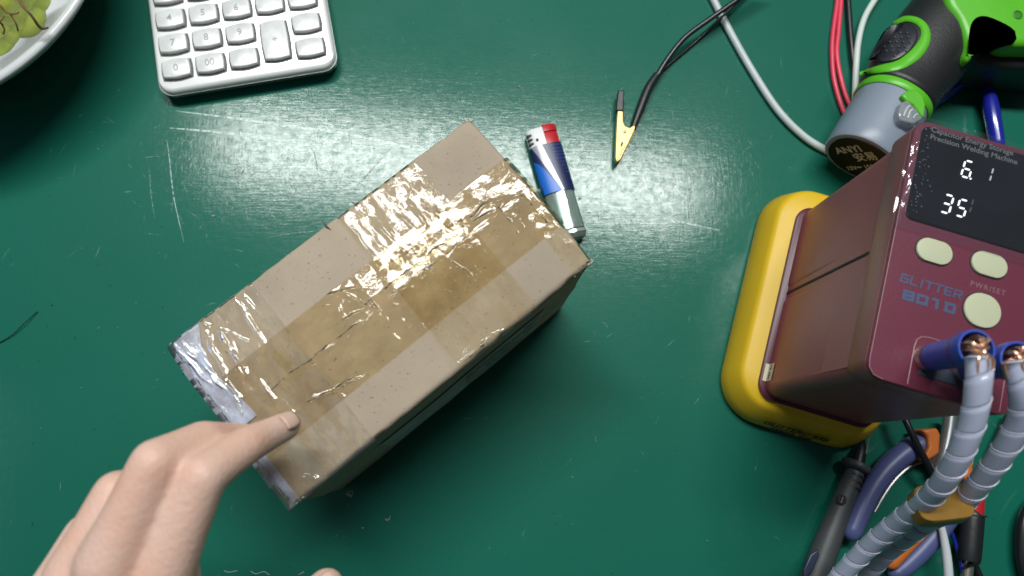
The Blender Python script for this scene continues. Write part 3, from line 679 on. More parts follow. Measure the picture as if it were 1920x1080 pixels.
tool.part('battery_end', loft([ering(-.0011, RX*.86, RY*.86), ering(-.0004, RX*.86, RY*.86)]), mat('battery_label', (.010, .006, .006), .55, spec=.15))
EF = Frame(b0-AX*.0013, -SD_, Vector((0, 0, 1))); EF.X = -SD_.normalized(); EF.Y = Vector((0, 0, 1)); EF.Z = -AX
# EF.X must read left to right when the end face is seen from outside
if EF.X.cross(EF.Y).dot(EF.Z) < 0: EF.X = -EF.X
GT = mat('label_grey_print', (.45, .45, .45), .5)
rot = math.radians(62); EF.X, EF.Y = EF.X*math.cos(rot)+EF.Y*math.sin(rot), EF.Y*math.cos(rot)-EF.X*math.sin(rot)
text('battery_print', 'ANYI', EF, -.0020, .0105, 0, .0088, GT, tool, bold=.0002)
text('battery_print', '安易', EF, .0060, .0020, 0, .0088, GT, tool, bold=.00015)
text('battery_print', '12V⎓ 1500AL', EF, .000, -.0075, 0, .0052, GT, tool, bold=.0001)
tool.part('green_collar', loft([ering(BL+.0015, RX*1.01, RY*1.01), ering(BL+.003, RX*1.04, RY*1.04), ering(BL+.0065, RX*1.04, RY*1.04), ering(BL+.008, RX, RY)]), GRN)
# grip (rubber sleeve) widening towards the body
gr = [ering(BL+.007, RX*1.02, RY*1.02), ering(BL+.012, RX*1.06, RY*1.0), ering(BL+.020, RX*1.08, RY*.94), ering(BL+.032, RX*1.14, RY*.95, .001), ering(BL+.045, RX*1.20, RY*.97, .002), ering(BL+.060, RX*1.25, RY*.99, .004), ering(BL+.085, RX*1.3, RY*1.0, .008), ering(BL+.11, RX*1.3, RY*1.0, .014), ering(BL+.14, RX*1.3, RY*1.0, .020)]
tool.part('grip', loft(gr), BKP, auto=0)
# surface point on the top of the grip
from mathutils.bvhtree import BVHTree
def bvh_of(o): dg = bpy.context.evaluated_depsgraph_get(); return BVHTree.FromObject(o, dg)
gb = [c for c in tool.o.children if c.name.startswith('grip')][0]
bpy.context.view_layer.update(); GBV = bvh_of(gb)
def ongrip(px, py, off):
    cam_ = Vector((0, 0, H)); q = P(px, py, 0); d = (q-cam_).normalized()
    h = GBV.ray_cast(cam_-tool.org, d)
    if h[0] is None: return P(px, py, .055)
    return h[0]+tool.org + h[1]*off*(1 if h[1].z > 0 else -1)
def ribbon(pxs, wid, off=.0012, n=10, thick=.0012):
    c = spline([(*p, w_) for p, w_ in zip(pxs, wid)], n); L_, R_ = [], []
    for i, q in enumerate(c):
        a, b = c[max(i-1, 0)], c[min(i+1, len(c)-1)]; d = np.array([b[0]-a[0], b[1]-a[1]]); d = d/np.linalg.norm(d); nn = np.array([-d[1], d[0]])*q[2]/2
        L_.append((q[0]+nn[0], q[1]+nn[1])); R_.append((q[0]-nn[0], q[1]-nn[1]))
    V, F = [], []
    for l, r in zip(L_, R_):
        for t, o_ in ((0, off*.3), (.15, off), (.5, off*1.15), (.85, off), (1, off*.3)): V.append(ongrip(l[0]+(r[0]-l[0])*t, l[1]+(r[1]-l[1])*t, o_))
    for i in range(len(L_)-1):
        for j in range(4): k = i*5+j; F.append((k, k+1, k+6, k+5))
    return V, F
tool.part('green_trim', ribbon([(1612, 138), (1650, 130), (1686, 122), (1715, 103), (1733, 78), (1734, 55), (1720, 40), (1698, 36), (1675, 46)], [6, 14, 18, 22, 20, 16, 13, 10, 5]), GRN, auto=0)
padpts = [(1628, 112), (1642, 84), (1662, 54), (1686, 45), (1712, 50), (1721, 68), (1708, 94), (1684, 112), (1655, 118)]
pc = spline(padpts+[padpts[0]], 5)[:-1]; pcx = sum(p[0] for p in pc)/len(pc); pcy = sum(p[1] for p in pc)/len(pc)
prs = [[ongrip(pcx+(p[0]-pcx)*f, pcy+(p[1]-pcy)*f, o_) for p in pc] for f, o_ in ((1, .0003), (.94, .0010), (.7, .0012), (.4, .0012), (.1, .0012))]
pad = tool.part('thumb_pad', loft(prs), mat('pad_rubber', (.02, .022, .03), .4, bump=.2, bscale=500), auto=0)
pd = []
for i in range(8):
    for j in range(6):
        x = 1650+j*12+(i % 2)*6-i*3.4; y = 56+i*8.5
        if ((x-pcx)/38)**2+((y-pcy)/34)**2 < .62: pd.append(sphere(ongrip(x, y, .0014), .0008, 6, 4))
o = tool.part('pad_dimple', join(*pd), mat('pad_dot', (.07, .075, .09), .4)); o['kind'] = 'stuff'
# green motor housing and trigger side, traced at their top height
def pxpuff(pts, z0, z1, r, n=5):
    q = [Vector(v) for v in spline([tuple(P(x, y, z1)) for x, y in pts]+[tuple(P(*pts[0], z1))], n)[:-1]]; return puff(q, z0, z1, r)
tool.part('motor_housing', pxpuff([(1772, -60), (1778, 2), (1800, 40), (1814, 80), (1812, 104), (1822, 112), (1832, 94), (1832, 60), (1840, 44), (1858, 46), (1892, 64), (1886, 78), (1925, 84), (2010, 70), (2010, -60)], .012, .056, .005), GRN, auto=60)
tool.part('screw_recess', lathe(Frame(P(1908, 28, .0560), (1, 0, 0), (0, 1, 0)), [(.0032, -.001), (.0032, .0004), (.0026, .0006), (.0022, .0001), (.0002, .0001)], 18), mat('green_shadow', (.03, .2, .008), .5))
tool.part('chuck', pxpuff([(1822, 114), (1834, 46), (1858, 44), (1895, 64), (1890, 80), (1925, 84), (2010, 84), (2010, 128), (1925, 126), (1870, 122)], .006, .040, .005), BKP, auto=60)
tool.part('battery_latch', pxprism([(1690, 178), (1704, 168), (1720, 166), (1733, 180), (1737, 196), (1734, 222), (1726, 216), (1712, 196), (1700, 190)], .03, .0575), GRN, bevel=.0015)
CLR = mat('clear_plastic', (.36, .40, .42), .12, alpha=.6, coat=.8, coat_r=.03)
lt = tool.part('clear_latch', pxprism([(1684, 212), (1690, 192), (1702, 187), (1718, 203), (1732, 222), (1714, 232), (1688, 226)], .045, .0600), CLR, bevel=.0012)
for q in ([(1694, 218), (1700, 204), (1706, 198)], [(1702, 222), (1706, 210), (1711, 205)], [(1712, 222), (1716, 216), (1720, 214)]): tool.part('latch_rib', pxtube([(x, y, .0602) for x, y in q], .0005, 6, 4), mat('rib_white', (.6, .64, .66), .3) if 'rib_white' not in bpy.data.materials else bpy.data.materials['rib_white'], parent=lt)

# ------------------------------------------------------------------ blue cutters near the top right
BLU = mat('blue_grip', (.012, .02, .30), .22, coat=.7, var=.1, vscale=60); STL = mat('tool_steel', (.34, .34, .35), .38, metal=.8, bump=.1, bscale=400)
cut = Thing('pliers', 'small side cutters with glossy blue handles behind the front panel', 'pliers', tuple(P(1845, 150, 0)))
cut.part('jaw', pxprism([(1815, 142), (1826, 130), (1842, 118), (1866, 114), (1866, 126), (1858, 140), (1856, 166), (1848, 166), (1847, 146), (1840, 132), (1832, 132), (1820, 146)], .004, .010), STL, bevel=.0008)
cut.part('handle', pxtube([(1818, 143, .007, .0032), (1790, 162, .007, .0048), (1755, 184, .007, .0052), (1715, 208, .007, .0045)], .004, 14, round_end=True), BLU)
cut.part('handle', pxtube([(1850, 162, .009, .0035), (1856, 190, .010, .0052), (1862, 225, .011, .0054), (1870, 270, .011, .0050)], .004, 14, round_end=True), BLU)
cut.part('spring', pxtube([(1836, 136, .011), (1842, 142, .011), (1848, 140, .011)], .0006, 6), STL)

# ------------------------------------------------------------------ welding machine
mo = Vector((.1765, .0325, 0)); ang = math.radians(-16.6)
MF = Frame(mo, (math.cos(ang), math.sin(ang), 0), (-math.sin(ang), math.cos(ang), 0))
YEL = mat('yellow_plastic', (.70, .45, .016), .46, var=.03, vscale=30, bump=.06, bscale=500, spec=.45)
MAR = mat('maroon_shell', (.31, .072, .088), .36, var=.05, vscale=20, bump=.10, bscale=900, spec=.5)
MAP = mat('maroon_panel', (.135, .024, .048), .34, var=.04, vscale=20, bump=.06, bscale=900)
PUR = mat('purple_trim', (.09, .014, .035), .4)
DK = mat('dark_gap', (.006, .004, .004), .6)
W_, H_ = .0685, .1305
mach = Thing('welding_machine', 'maroon spot welding machine with lit display and yellow base on the right', 'machine', tuple(MF(W_/2, H_/2, 0)))
e = .0155; el = .0200
mach.part('base', rloft(MF, [(.0, -el, W_+e, -.0150, H_+.014, .028), (.004, -el-.0006, W_+e+.0006, -.0156, H_+.0146, .028), (.012, -el+.0010, W_+e-.0010, -.0138, H_+.013, .027),
          (.0225, -el+.0042, W_+e-.0038, -.0085, H_+.0105, .024), (.0248, -el+.0056, W_+e-.0050, -.0070, H_+.0090, .0225), (.0257, -el+.0074, W_+e-.0066, -.0055, H_+.0075, .021), (.0261, -el+.0110, W_+e-.0095, -.0035, H_+.005, .018), (.0278, -.0030, W_+.003, -.0028, H_+.001, .0135)], 10), YEL, auto=0)
mach.part('base_trim', rloft(MF, [(.0265, -.0040, W_+.0022, -.0022, H_+.0022-.006, .0105), (.0290, -.0040, W_+.0026, -.0026, H_-.0038, .0105), (.0298, -.0030, W_+.0016, -.0016, H_-.0046, .010)], 8), PUR)
# two shells with a gap, then the bezel and the front panel
ys = .066
zt_ = .1395
sh0 = mach.part('shell_half', rloft(MF, [(.028, -.0002, W_+.0002, -.0002, ys-.0006, .0004+.0), (zt_, .0012, W_-.0012, .0010, ys-.0006, .0004)], 2) if False else rloft(MF, [(.028, 0, W_, 0, ys-.0005, .0065), (.03, 0, W_, 0, ys-.0005, .0065), (zt_, .001, W_-.001, .001, ys-.0005, .0065)], 6), MAR)
sh1 = mach.part('shell_half', rloft(MF, [(.028, 0, W_, ys+.0005, H_-.006, .0065), (.03, 0, W_, ys+.0005, H_-.006, .0065), (zt_, .001, W_-.001, ys+.0005, H_-.004, .0065)], 6), MAR)
mach.part('shell_core', box(MF, .0007, W_-.0007, .006, H_-.012, .029, zt_), MAR, smooth=False)
mach.part('seam', box(MF, .0004, .0012, ys-.0008, ys+.0008, .030, .1335), DK, smooth=False)
mach.part('bezel', rloft(MF, [(zt_-.0035, .0005, W_-.0005, .0005, H_-.0005, .008), (zt_-.002, -.0002, W_+.0002, -.0002, H_+.0002, .008), (.1545, -.0002, W_+.0002, -.0002, H_+.0002, .008)], 8), MAR)
ZP = .157
mach.part('front_panel', rloft(MF, [(.1545, .0, W_, .0, H_, .0075), (ZP-.0004, .0, W_, .0, H_, .0075), (ZP, .0004, W_-.0004, .0004, H_-.0004, .0071)], 8), MAP)
PF = Frame(MF(0, 0, ZP), MF.X, MF.Y)
def pf(px, py, z=ZP): q = PF.inv(P(px, py, z)); return q.x, q.y
# raised outline near the terminals
x_, y_ = pf(1700, 726); x2, y2 = pf(1712, 624)
ol = [PF(x_, .0015, .0001), PF(x_, y2-.006, .0001), PF(x_+.0006, y2-.0025, .0001), PF(x_+.0025, y2-.0006, .0001), PF(x_+.006, y2, .0001), PF(W_-.012, y2, .0001), PF(W_-.008, y2-.001, .0001), PF(W_-.006, y2-.005, .0001), PF(W_-.006, .0015, .0001)]
PINK = mat('outline_pink', (.35, .18, .20), .4)
mach.part('panel_outline', tube(ol, .00025, 6), PINK)
mach.part('panel_edge_line', tube([PF(.0004, H_*.65, .0002), PF(.0004, .008, .0002), PF(.0010, .0040, .0002), PF(.0035, .0012, .0002), PF(.008, .0004, .0002)], .0002, 6), PINK)
# display
d0 = pf(1680, 412); dx0 = .0028; dy0 = pf(1690, 418)[1]
DSP = mat('display_glass', (.010, .011, .016), .08, coat=.6, coat_r=.03, var=.3, vscale=25)
disp = mach.part('display', plate(PF, .0035, W_-.0035, dy0+.003, H_-.003, 0, .0012, .0035), DSP)
LED = mat('led_white', (.9, .9, .9), .5, emit=(.93, .96, 1.0), estr=1.25); LEDD = mat('led_dim', (.3, .3, .32), .5, emit=(.8, .85, .95), estr=.32); OFF = mat('led_off', (.07, .07, .08), .5)
SEGS = {'0': 'abcdef', '1': 'bc', '3': 'abgcd', '5': 'afgcd', '6': 'afgedc', 'L': 'ef', '6b': 'afgedc'}
def digit(px, py, ch, hgt, mats, dot=False):
    cx, cy = pf(px, py, ZP+.0016); h = hgt/2; ww = hgt*.46; t = hgt*.085; sh = .10
    segs = {'a': ((-ww/2, h), (ww/2, h)), 'g': ((-ww/2, 0), (ww/2, 0)), 'd': ((-ww/2, -h), (ww/2, -h)), 'b': ((ww/2, h), (ww/2, 0)), 'c': ((ww/2, 0), (ww/2, -h)), 'f': ((-ww/2, h), (-ww/2, 0)), 'e': ((-ww/2, 0), (-ww/2, -h))}
    vf = []
    for s_ in SEGS[ch]:
        a, b = segs[s_]; d = Vector((b[0]-a[0], b[1]-a[1])); L_ = d.length; d.normalize(); n_ = Vector((-d.y, d.x)); a = Vector(a)+d*t*.75; b = Vector(b)-d*t*.75
        pts = [a-d*t*.0+n_*0, a+d*t*.5+n_*t*.5, b-d*t*.5+n_*t*.5, b, b-d*t*.5-n_*t*.5, a+d*t*.5-n_*t*.5]
        vf.append(prism(PF, [(cx+p.x+p.y*sh, cy+p.y) for p in pts], .0013, .0015))
    if dot: vf.append(prism(PF, [(cx+ww*.72-.1*h+t*.6*math.cos(a), cy-h+t*.6*math.sin(a)) for a in [PI*k/4 for k in range(8)]], .0013, .0015))
    mach.part('display_digit', join(*vf), mats, parent=disp, smooth=False)
digit(1814, 317, '6', .0086, LED, True); digit(1853, 325, '1', .0078, LEDD)
digit(1776, 382, '3', .0092, LED); digit(1804, 390, '5', .0086, LED); digit(1829, 388, 'L', .008, OFF)
PG = mat('print_grey', (.12, .135, .14), .5)
TXF = Frame(PF.o, PF.X, PF.Y)
tx, ty = pf(1745, 243, ZP+.0013)
text('display_print', 'Capacitor Energy Storage', PF, *pf(1746, 242, ZP+.0013), .00125, .0038, PG, mach, parent=disp, bold=.00006, sx=1.05, align='LEFT')
text('display_print', 'Precision Welding Machine', PF, *pf(1744, 256, ZP+.0013), .00125, .0038, PG, mach, parent=disp, bold=.00006, sx=1.05, align='LEFT')
# protective film over the display, wrinkled at its left and lower edge
FL = bpy.data.materials.new('protective_film'); FL.use_nodes = True
nt = FL.node_tree; n = nt.nodes; n.remove(n['Principled BSDF']); tr = n.new('ShaderNodeBsdfTransparent'); gl = n.new('ShaderNodeBsdfGlossy'); df = n.new('ShaderNodeBsdfDiffuse'); m1 = n.new('ShaderNodeMixShader'); m2 = n.new('ShaderNodeMixShader')
tr.inputs[0].default_value = (.92, .93, .95, 1); gl.inputs['Roughness'].default_value = .10; df.inputs[0].default_value = (.5, .52, .58, 1); m1.inputs[0].default_value = .022; m2.inputs[0].default_value = .05
nt.links.new(tr.outputs[0], m1.inputs[1]); nt.links.new(df.outputs[0], m1.inputs[2]); nt.links.new(m1.outputs[0], m2.inputs[1]); nt.links.new(gl.outputs[0], m2.inputs[2]); nt.links.new(m2.outputs[0], n['Material Output'].inputs['Surface'])
fx0, fy0 = pf(1668, 412, ZP+.002)
FX, FY = np.meshgrid(np.linspace(-.0030, W_+.001, 100), np.linspace(dy0-.0030, H_+.0012, 90), indexing='ij')
ed = np.minimum.reduce([FX+.0030, W_+.001-FX, FY-(dy0-.0030), H_+.0012-FY]); FZ = .0020+(vnoise(FX*200, FY*120, 4)-.5)*.0011*np.exp(-ed/.003)+(vnoise(FX*60, FY*60, 5)-.5)*.0003
FZ += ridges(FX, FY, [(.001, dy0, .0022, H_-.004, .0007, .0005, 5), (-.001, dy0+.02, .002, H_-.01, .0006, .0005, 8), (.003, dy0+.0005, W_, dy0-.0005, .0006, .0005, 6), (.018, dy0+.012, .030, dy0+.008, .0003, .0005, 7)])
nV = [PF(float(FX[i, j]), float(FY[i, j]), float(FZ[i, j])) for i in range(100) for j in range(90)]
mach.part('protective_film', (nV, [(i*90+j, (i+1)*90+j, (i+1)*90+j+1, i*90+j+1) for i in range(99) for j in range(89)]), FL, parent=disp, auto=0)
bub = []
for _ in range(55):
    x = abs(random.gauss(.0, .0035))+.004; y = random.uniform(dy0+.006, H_-.004); bub.append(sphere(PF(x, y, .0021), random.uniform(.00015, .0004), 6, 4, 1, 1.3, .5))
o = mach.part('film_bubble', join(*bub), mat('bubble', (.12, .14, .17), .15, coat=1), parent=disp); o['kind'] = 'stuff'
# buttons
CRM = mat('cream_button', (.50, .52, .36), .35, sss=.05)
def stad(cx, cy, hw_, hh_, n=40):
    out = []
    for k in range(n):
        a = 2*PI*k/n; c, s = math.cos(a), math.sin(a); out.append((cx+hh_*c+math.copysign(hw_-hh_, c)*(1 if abs(c) > 1e-6 else 0), cy+hh_*s))
    return out
for px, py, hw_, hh_ in ((1753, 471, .0087, .0058), (1856, 496, .0087, .0058), (1843, 582, .0088, .0082)):
    cx, cy = pf(px, py, ZP+.001)
    L_ = [[PF(cx+(x-cx)*f, cy+(y-cy)*f, z) for x, y in stad(cx, cy, hw_, hh_)] for f, z in ((1, -.0002), (1, .0008), (.96, .0012), (.88, .0013))]
    mach.part('button_rim', prism(PF, stad(cx, cy, hw_+.0005, hh_+.0005), -.0001, .0002), DK)
    mach.part('button', loft(L_), CRM)
PB = mat('print_blue', (.065, .095, .19), .4, metal=.2); PR = mat('print_red', (.20, .10, .12), .5)
def strokes(word, cx, cy, wl, h, gap, t, m, sh=0.0):
    G = {'G': [(1, 1, 0, 1), (0, 1, 0, 0), (0, 0, 1, 0), (1, 0, 1, .5), (1, .5, .45, .5)], 'L': [(0, 1, 0, 0), (0, 0, 1, 0)], 'I': [(.5, 1, .5, 0)], 'T': [(-.1, 1, 1.1, 1), (.5, 1, .5, 0)],
         'E': [(1, 1, 0, 1), (0, .5, .9, .5), (0, 0, 1, 0), (0, 1, 0, 0)], 'R': [(0, 0, 0, 1), (0, 1, 1, 1), (1, 1, 1, .45), (1, .45, 0, .45), (.5, .45, 1, 0)], '8': [(0, 0, 0, 1), (1, 0, 1, 1), (0, 1, 1, 1), (0, .5, 1, .5), (0, 0, 1, 0)],
         '0': [(0, 0, 0, 1), (1, 0, 1, 1), (0, 1, 1, 1), (0, 0, 1, 0)], '1': [(.6, 0, .6, 1), (.15, 1, .6, 1)], 'D': [(.1, 0, .1, 1), (1, .1, 1, .9), (0, 1, .92, 1), (0, 0, .92, 0)]}
    ws_l = [wl*(.35 if c == 'I' else 1) for c in word]; tot = sum(ws_l)+gap*(len(word)-1); x = cx-tot/2; vf = []; kz = 0
    for c, wc in zip(word, ws_l):
        for a, b, c2, d in G[c]:
            p, q = Vector((x+a*wc, cy-h/2+b*h)), Vector((x+c2*wc, cy-h/2+d*h)); dd = (q-p).normalized(); nn = Vector((-dd.y, dd.x)); p = p-dd*t/2; q = q+dd*t/2
            vf.append(prism(PF, [(v.x+(v.y-cy)*sh, v.y) for v in (p+nn*t/2, p-nn*t/2, q-nn*t/2, q+nn*t/2)], -.0001, .00010+kz*.000004)); kz += 1
        x += wc+gap
    return join(*vf)
mach.part('panel_print', strokes('GLITTER', *pf(1746, 537), .0031, .0036, .0015, .00075, PB, .12), PB, smooth=False)
mach.part('panel_print', strokes('801D', *pf(1742, 566), .0042, .0036, .0024, .0014, PB, .0), PB, smooth=False)
text('panel_print', 'PWR/SET', PF, *pf(1852, 541), .0001, .0036, PR, mach, spacing=1.25, bold=.00005)
lx, ly = pf(1765, 702)
mach.part('terminal_label', plate(PF, lx-.0105, lx+.018, ly-.0034, ly+.0034, 0, .0003, .0005), mat('label_slate', (.045, .055, .085), .4))
text('panel_print', 'P', PF, lx-.0075, ly, .00035, .005, mat('print_dark', (.02, .02, .03), .5), mach)
# print on the lower face of the base and the little sticker
bfo = MF(.018, -.0148, .0105); BSF = Frame(bfo, MF.X, Vector((0, 0, 1))); sl = Vector((0, 0, 1))*.88+MF.Y*.30
BSF.Y = sl.normalized(); BSF.Z = BSF.X.cross(BSF.Y).normalized()
text('base_print', 'GLITTER® 838', BSF, .012, .0040, .0009, .0066, INK, mach, bold=.0002, shear=.2)
text('base_print', 'SEEOR S08', BSF, .012, -.0030, .0004, .0050, INK, mach, bold=.0002, spacing=1.15)
STK = mat('sticker_cream', (.62, .56, .42), .5)
sy = MF.inv(P(1432, 697, .03)).y
stp = []
for z, dx in ((.0304, -.0026), (.0304, -.0004), (.0345, -.0004), (.039, -.00035)):
    for yy in (sy-.0055, sy+.0055): stp.append(MF(dx, yy, z))
sticker = mach.part('sticker', (stp, [(0, 1, 3, 2), (2, 3, 5, 4), (4, 5, 7, 6)]), STK, smooth=False)
SKF = Frame(MF(-.0006, sy, .0345), MF.Y*-1, (0, 0, 1))
text('sticker_print', '78 686', SKF, 0, 0, .0001, .0034, INK, mach, parent=sticker)

# ------------------------------------------------------------------ terminals and welding leads
BLUG = mat('blue_sleeve', (.035, .075, .42), .38, sss=.05); TIN = mat('tin', (.65, .6, .5), .25, metal=.9); COP = mat('copper_strand', (.78, .48, .34), .34, metal=.9, var=.2, vscale=500)
def terminal(px, py, hp, bend):
    c0 = Vector((*MF(*pf(px, py)[:2])[:2], ZP)); r = .0066
    tf = Frame(c0, MF.X, MF.Y)
    mach.part('terminal_post', lathe(tf, [(r*.88, 0), (r*.88, .0012), (r*.8, .002), (r*.8, .004), (.0001, .0041)], 24), TIN)
    return c0, tf, r
SPR = mat('spiral_plastic', (.46, .47, .61), .32, sss=.25, coat=.3, coat_r=.15, bump=.03, bscale=400)
SPE = mat('spiral_edge', (.62, .64, .74), .3)
CORE = mat('lead_core', (.30, .31, .40), .4)
def spiral(ctrl, r, pitch, thing, n=18):
    pitch = .0118
    pts = [Vector(p) for p in spline([tuple(P(*q)) for q in ctrl], n)]
    # resample by length
    L_ = [0]
    for a, b in zip(pts, pts[1:]): L_.append(L_[-1]+(b-a).length)
    tot = L_[-1]
    def at(s):
        s = max(0, min(tot, s)); i = next((k for k in range(1, len(L_)) if L_[k] >= s), len(L_)-1); t = (s-L_[i-1])/max(1e-9, L_[i]-L_[i-1]); return pts[i-1].lerp(pts[i], t)
    N = 90; cs = [at(tot*k/N) for k in range(N+1)]; fr = frames(cs)
    def fa(s):
        k = max(0, min(N-1e-6, s/tot*N)); i = int(k); t = k-i; return cs[i].lerp(cs[i+1], t), fr[i][1].lerp(fr[i+1][1], t).normalized(), fr[i][2].lerp(fr[i+1][2], t).normalized()
    thing.part('lead_core', tube(cs, r*.90, 16), CORE)
    seg_ = 26; turns = tot/pitch; nt_ = int(turns*seg_); ws = (0, .25, .6, .9, .985)
    V, F = [], []; EV = []
    for i in range(nt_+1):
        th = 2*PI*i/seg_
        for w_ in ws:
            s = pitch*(i/seg_)+w_*pitch-pitch*.5; c, n1, n2 = fa(s); rr = r*(1+.05*(1-w_)**1.0); V.append(c+(n1*math.cos(th)+n2*math.sin(th))*rr)
        s = pitch*(i/seg_)-pitch*.5; c, n1, n2 = fa(s); EV.append(c+(n1*math.cos(th)+n2*math.sin(th))*(r*1.053))
    m_ = len(ws)
    for i in range(nt_):
        for j in range(m_-1): k = i*m_+j; F.append((k, k+1, k+m_+1, k+m_))
    thing.part('spiral_wrap', (V, F), SPR, auto=0, solid=.0005)
    thing.part('spiral_edge', tube(EV, .0002, 5), SPE)
def lead(ctrl, r, pitch, label, px, py):
    c0, tf, r0 = terminal(px, py, 0, 0)
    th = Thing('welding_lead', label, 'cable', tuple(P(ctrl[-1][0], ctrl[-1][1], 0)), 'pair of spiral wrapped welding leads')
    # blue sleeve standing on the post, flared mouth
    th.part('blue_sleeve', lathe(tf, [(.0048, .0030), (.0061, .0045), (.0063, .010), (.0065, .024), (.0068, .027), (.0078, .0285), (.0081, .033), (.0079, .0362), (.0070, .0362), (.0066, .030), (.0056, .022), (.0002, .021)], 32), BLUG, auto=50)
    # copper strands bending from the mouth to the wrap
    base_ = tf(0, 0, .026); m0 = P(*ctrl[0]); st = []
    d0_ = (P(*ctrl[1])-m0).normalized()
    for k in range(34):
        a = random.uniform(0, 2*PI); q = math.sqrt(random.random())*.0046; o1 = MF.X*math.cos(a)*q+MF.Y*math.sin(a)*q
        side = d0_.cross(Vector((0, 0, 1))).normalized(); o2 = side*math.cos(a)*q*1.15+d0_.cross(side)*math.sin(a)*q*1.1
        p1 = base_+o1; p2 = tf(0, 0, .038)+o1*1.2+Vector((0, 0, random.uniform(0, .0015))); p3 = m0+o2+Vector((0, 0, .0005)); p4 = m0+o2+d0_*.006
        st.append(tube([Vector(v) for v in spline([tuple(p1), tuple(p2), tuple((p2+p3)/2+Vector((0, 0, .0015))), tuple(p3), tuple(p4)], 4)], .0006, 5))
    o = th.part('copper_strand', join(*st), COP); o['kind'] = 'stuff'
    spiral(ctrl, r, pitch, th)
    return th
ld1 = lead([(1836, 672, .196), (1835, 715, .195), (1826, 780, .188), (1800, 850, .176), (1768, 905, .160), (1735, 940, .142), (1690, 975, .120), (1640, 1015, .100), (1592, 1062, .082), (1560, 1100, .070)], .0050, .0100,
           'left of the two spiral wrapped leads plugged into the maroon machine', 1737, 672)
ld2 = lead([(1905, 678, .196), (1915, 720, .195), (1915, 780, .186), (1880, 848, .170), (1835, 908, .150), (1800, 945, .132), (1745, 975, .108), (1695, 1010, .084), (1648, 1050, .066), (1605, 1105, .050)], .0050, .0100,
           'right of the two spiral wrapped leads, nearest the right photo edge', 1808, 692)
YT = mat('yellow_tape', (.23, .12, .014), .35, var=.15, vscale=80)
ya, yb_ = P(1715, 915, .149), P(1792, 955, .134)
dl = (P(1690, 975, .120)-P(1768, 905, .160)).normalized(); yc = (P(1735, 940, .142)+P(1790, 952, .134))/2+Vector((0, 0, .0))
sd = (P(1800, 945, .132)-P(1740, 935, .144)); sdn = (sd-dl*sd.dot(dl)).normalized(); up = dl.cross(sdn).normalized()
rg = []
for t, g_ in ((-.0042, 1), (-.0039, 1.02), (0, 1.01), (.0039, 1.02), (.0042, 1)):
    sq = lambda v: math.copysign(abs(v)**.6, v)
    rg.append([yc+dl*t+sdn*sq(math.cos(a))*.0132*g_+up*sq(math.sin(a))*.0088*g_+dl*.0012*math.sin(3*a) for a in [2*PI*k/32 for k in range(32)]])
single('yellow_tape', loft(rg), YT, 'band of yellow tape binding the two wrapped leads together', 'tape')

# ------------------------------------------------------------------ tools in the shade at the lower right
DG = mat('dark_grey_rubber', (.060, .066, .072), .48, bump=.1, bscale=500); 
pr = Thing('probe_pen', 'grey test probe with round badge below the yellow base', 'probe', tuple(P(1570, 950, 0)))
pr.part('barrel', pxtube([(1606, 872, .010, .0048), (1602, 886, .010, .0058), (1590, 918, .010, .0062), (1574, 960, .010, .0068), (1550, 1020, .010, .0078), (1527, 1085, .010, .0084), (1515, 1120, .010, .0084)], .006, 24), DG)
pr.part('finger_guard', pxtube([(1607, 868, .010, .0086), (1604, 876, .010, .0090), (1602, 881, .010, .0070)], .008, 24, 3), DG)
pr.part('probe_shaft', pxtube([(1608, 868, .010, .0042), (1614, 845, .009, .0034), (1619, 825, .008, .0014), (1627, 800, .008, .0007), (1632, 780, .008, .0006)], .003, 14, 4), BLK)
for k in range(3): pr.part('grip_ring', pxtube([(1603-k*4, 890+k*11, .010, .0064), (1602-k*4, 893+k*11, .010, .0064)], .006, 20, 2), BLK)
bp_ = P(1578, 937, .0168); BPF = Frame(bp_, (1, 0, 0), (0, 1, 0))
bd = pr.part('badge', lathe(BPF, [(.0031, -.001), (.0031, .0003), (.0029, .0005), (.0001, .0005)], 22), INK)
for k in (-1, 0, 1): pr.part('badge_dot', sphere(BPF(k*.0014*.4, k*.0012, .0006), .00035, 6, 4), WHT, parent=bd)
pr.part('side_grip', pxprism([(1508, 1066), (1520, 1040), (1534, 1030), (1537, 1040), (1524, 1070), (1508, 1088)], .0165, .0190), mat('slate_rubber', (.03, .04, .08), .4), bevel=.0008)
single('metal_pin', pxtube([(1623, 850, .012, .0005), (1627, 832, .014, .0006), (1631, 812, .016, .0004)], .0005, 8, 4), TIN, 'thin shiny pin beside the tip of the grey test probe', 'pin')

BGR = mat('blue_grey_handle', (.085, .105, .26), .40, var=.08, vscale=60, bump=.05, bscale=500); ORG = mat('orange_plastic', (.62, .16, .025), .42, bump=.05, bscale=500)
ws_ = Thing('wire_stripper', 'wire stripping pliers with blue and orange curved handles under the wrapped leads', 'pliers', tuple(P(1720, 900, 0)))
ws_.part('handle', pxtube([(1725, 832, .012, .0072), (1695, 850, .012, .0072), (1662, 880, .012, .0068), (1636, 915, .012, .0064), (1616, 955, .012, .0062), (1598, 996, .012, .0060)], .006, 18, round_end=True, flat=1.0), BGR)
ws_.part('inner_strip', pxtube([(1740, 862, .008, .0010), (1708, 874, .008, .0012), (1682, 896, .008, .0012), (1660, 925, .008, .0010), (1640, 960, .008, .0008)], .001, 8), STL)
ws_.part('orange_collar', pxprism([(1728, 806), (1758, 802), (1764, 815), (1762, 850), (1738, 866), (1732, 858), (1742, 838), (1740, 818)], .004, .022), ORG, bevel=.0025)
ws_.part('orange_collar', pxprism([(1812, 862), (1826, 866), (1826, 892), (1812, 905), (1804, 885)], .004, .022), ORG, bevel=.002)
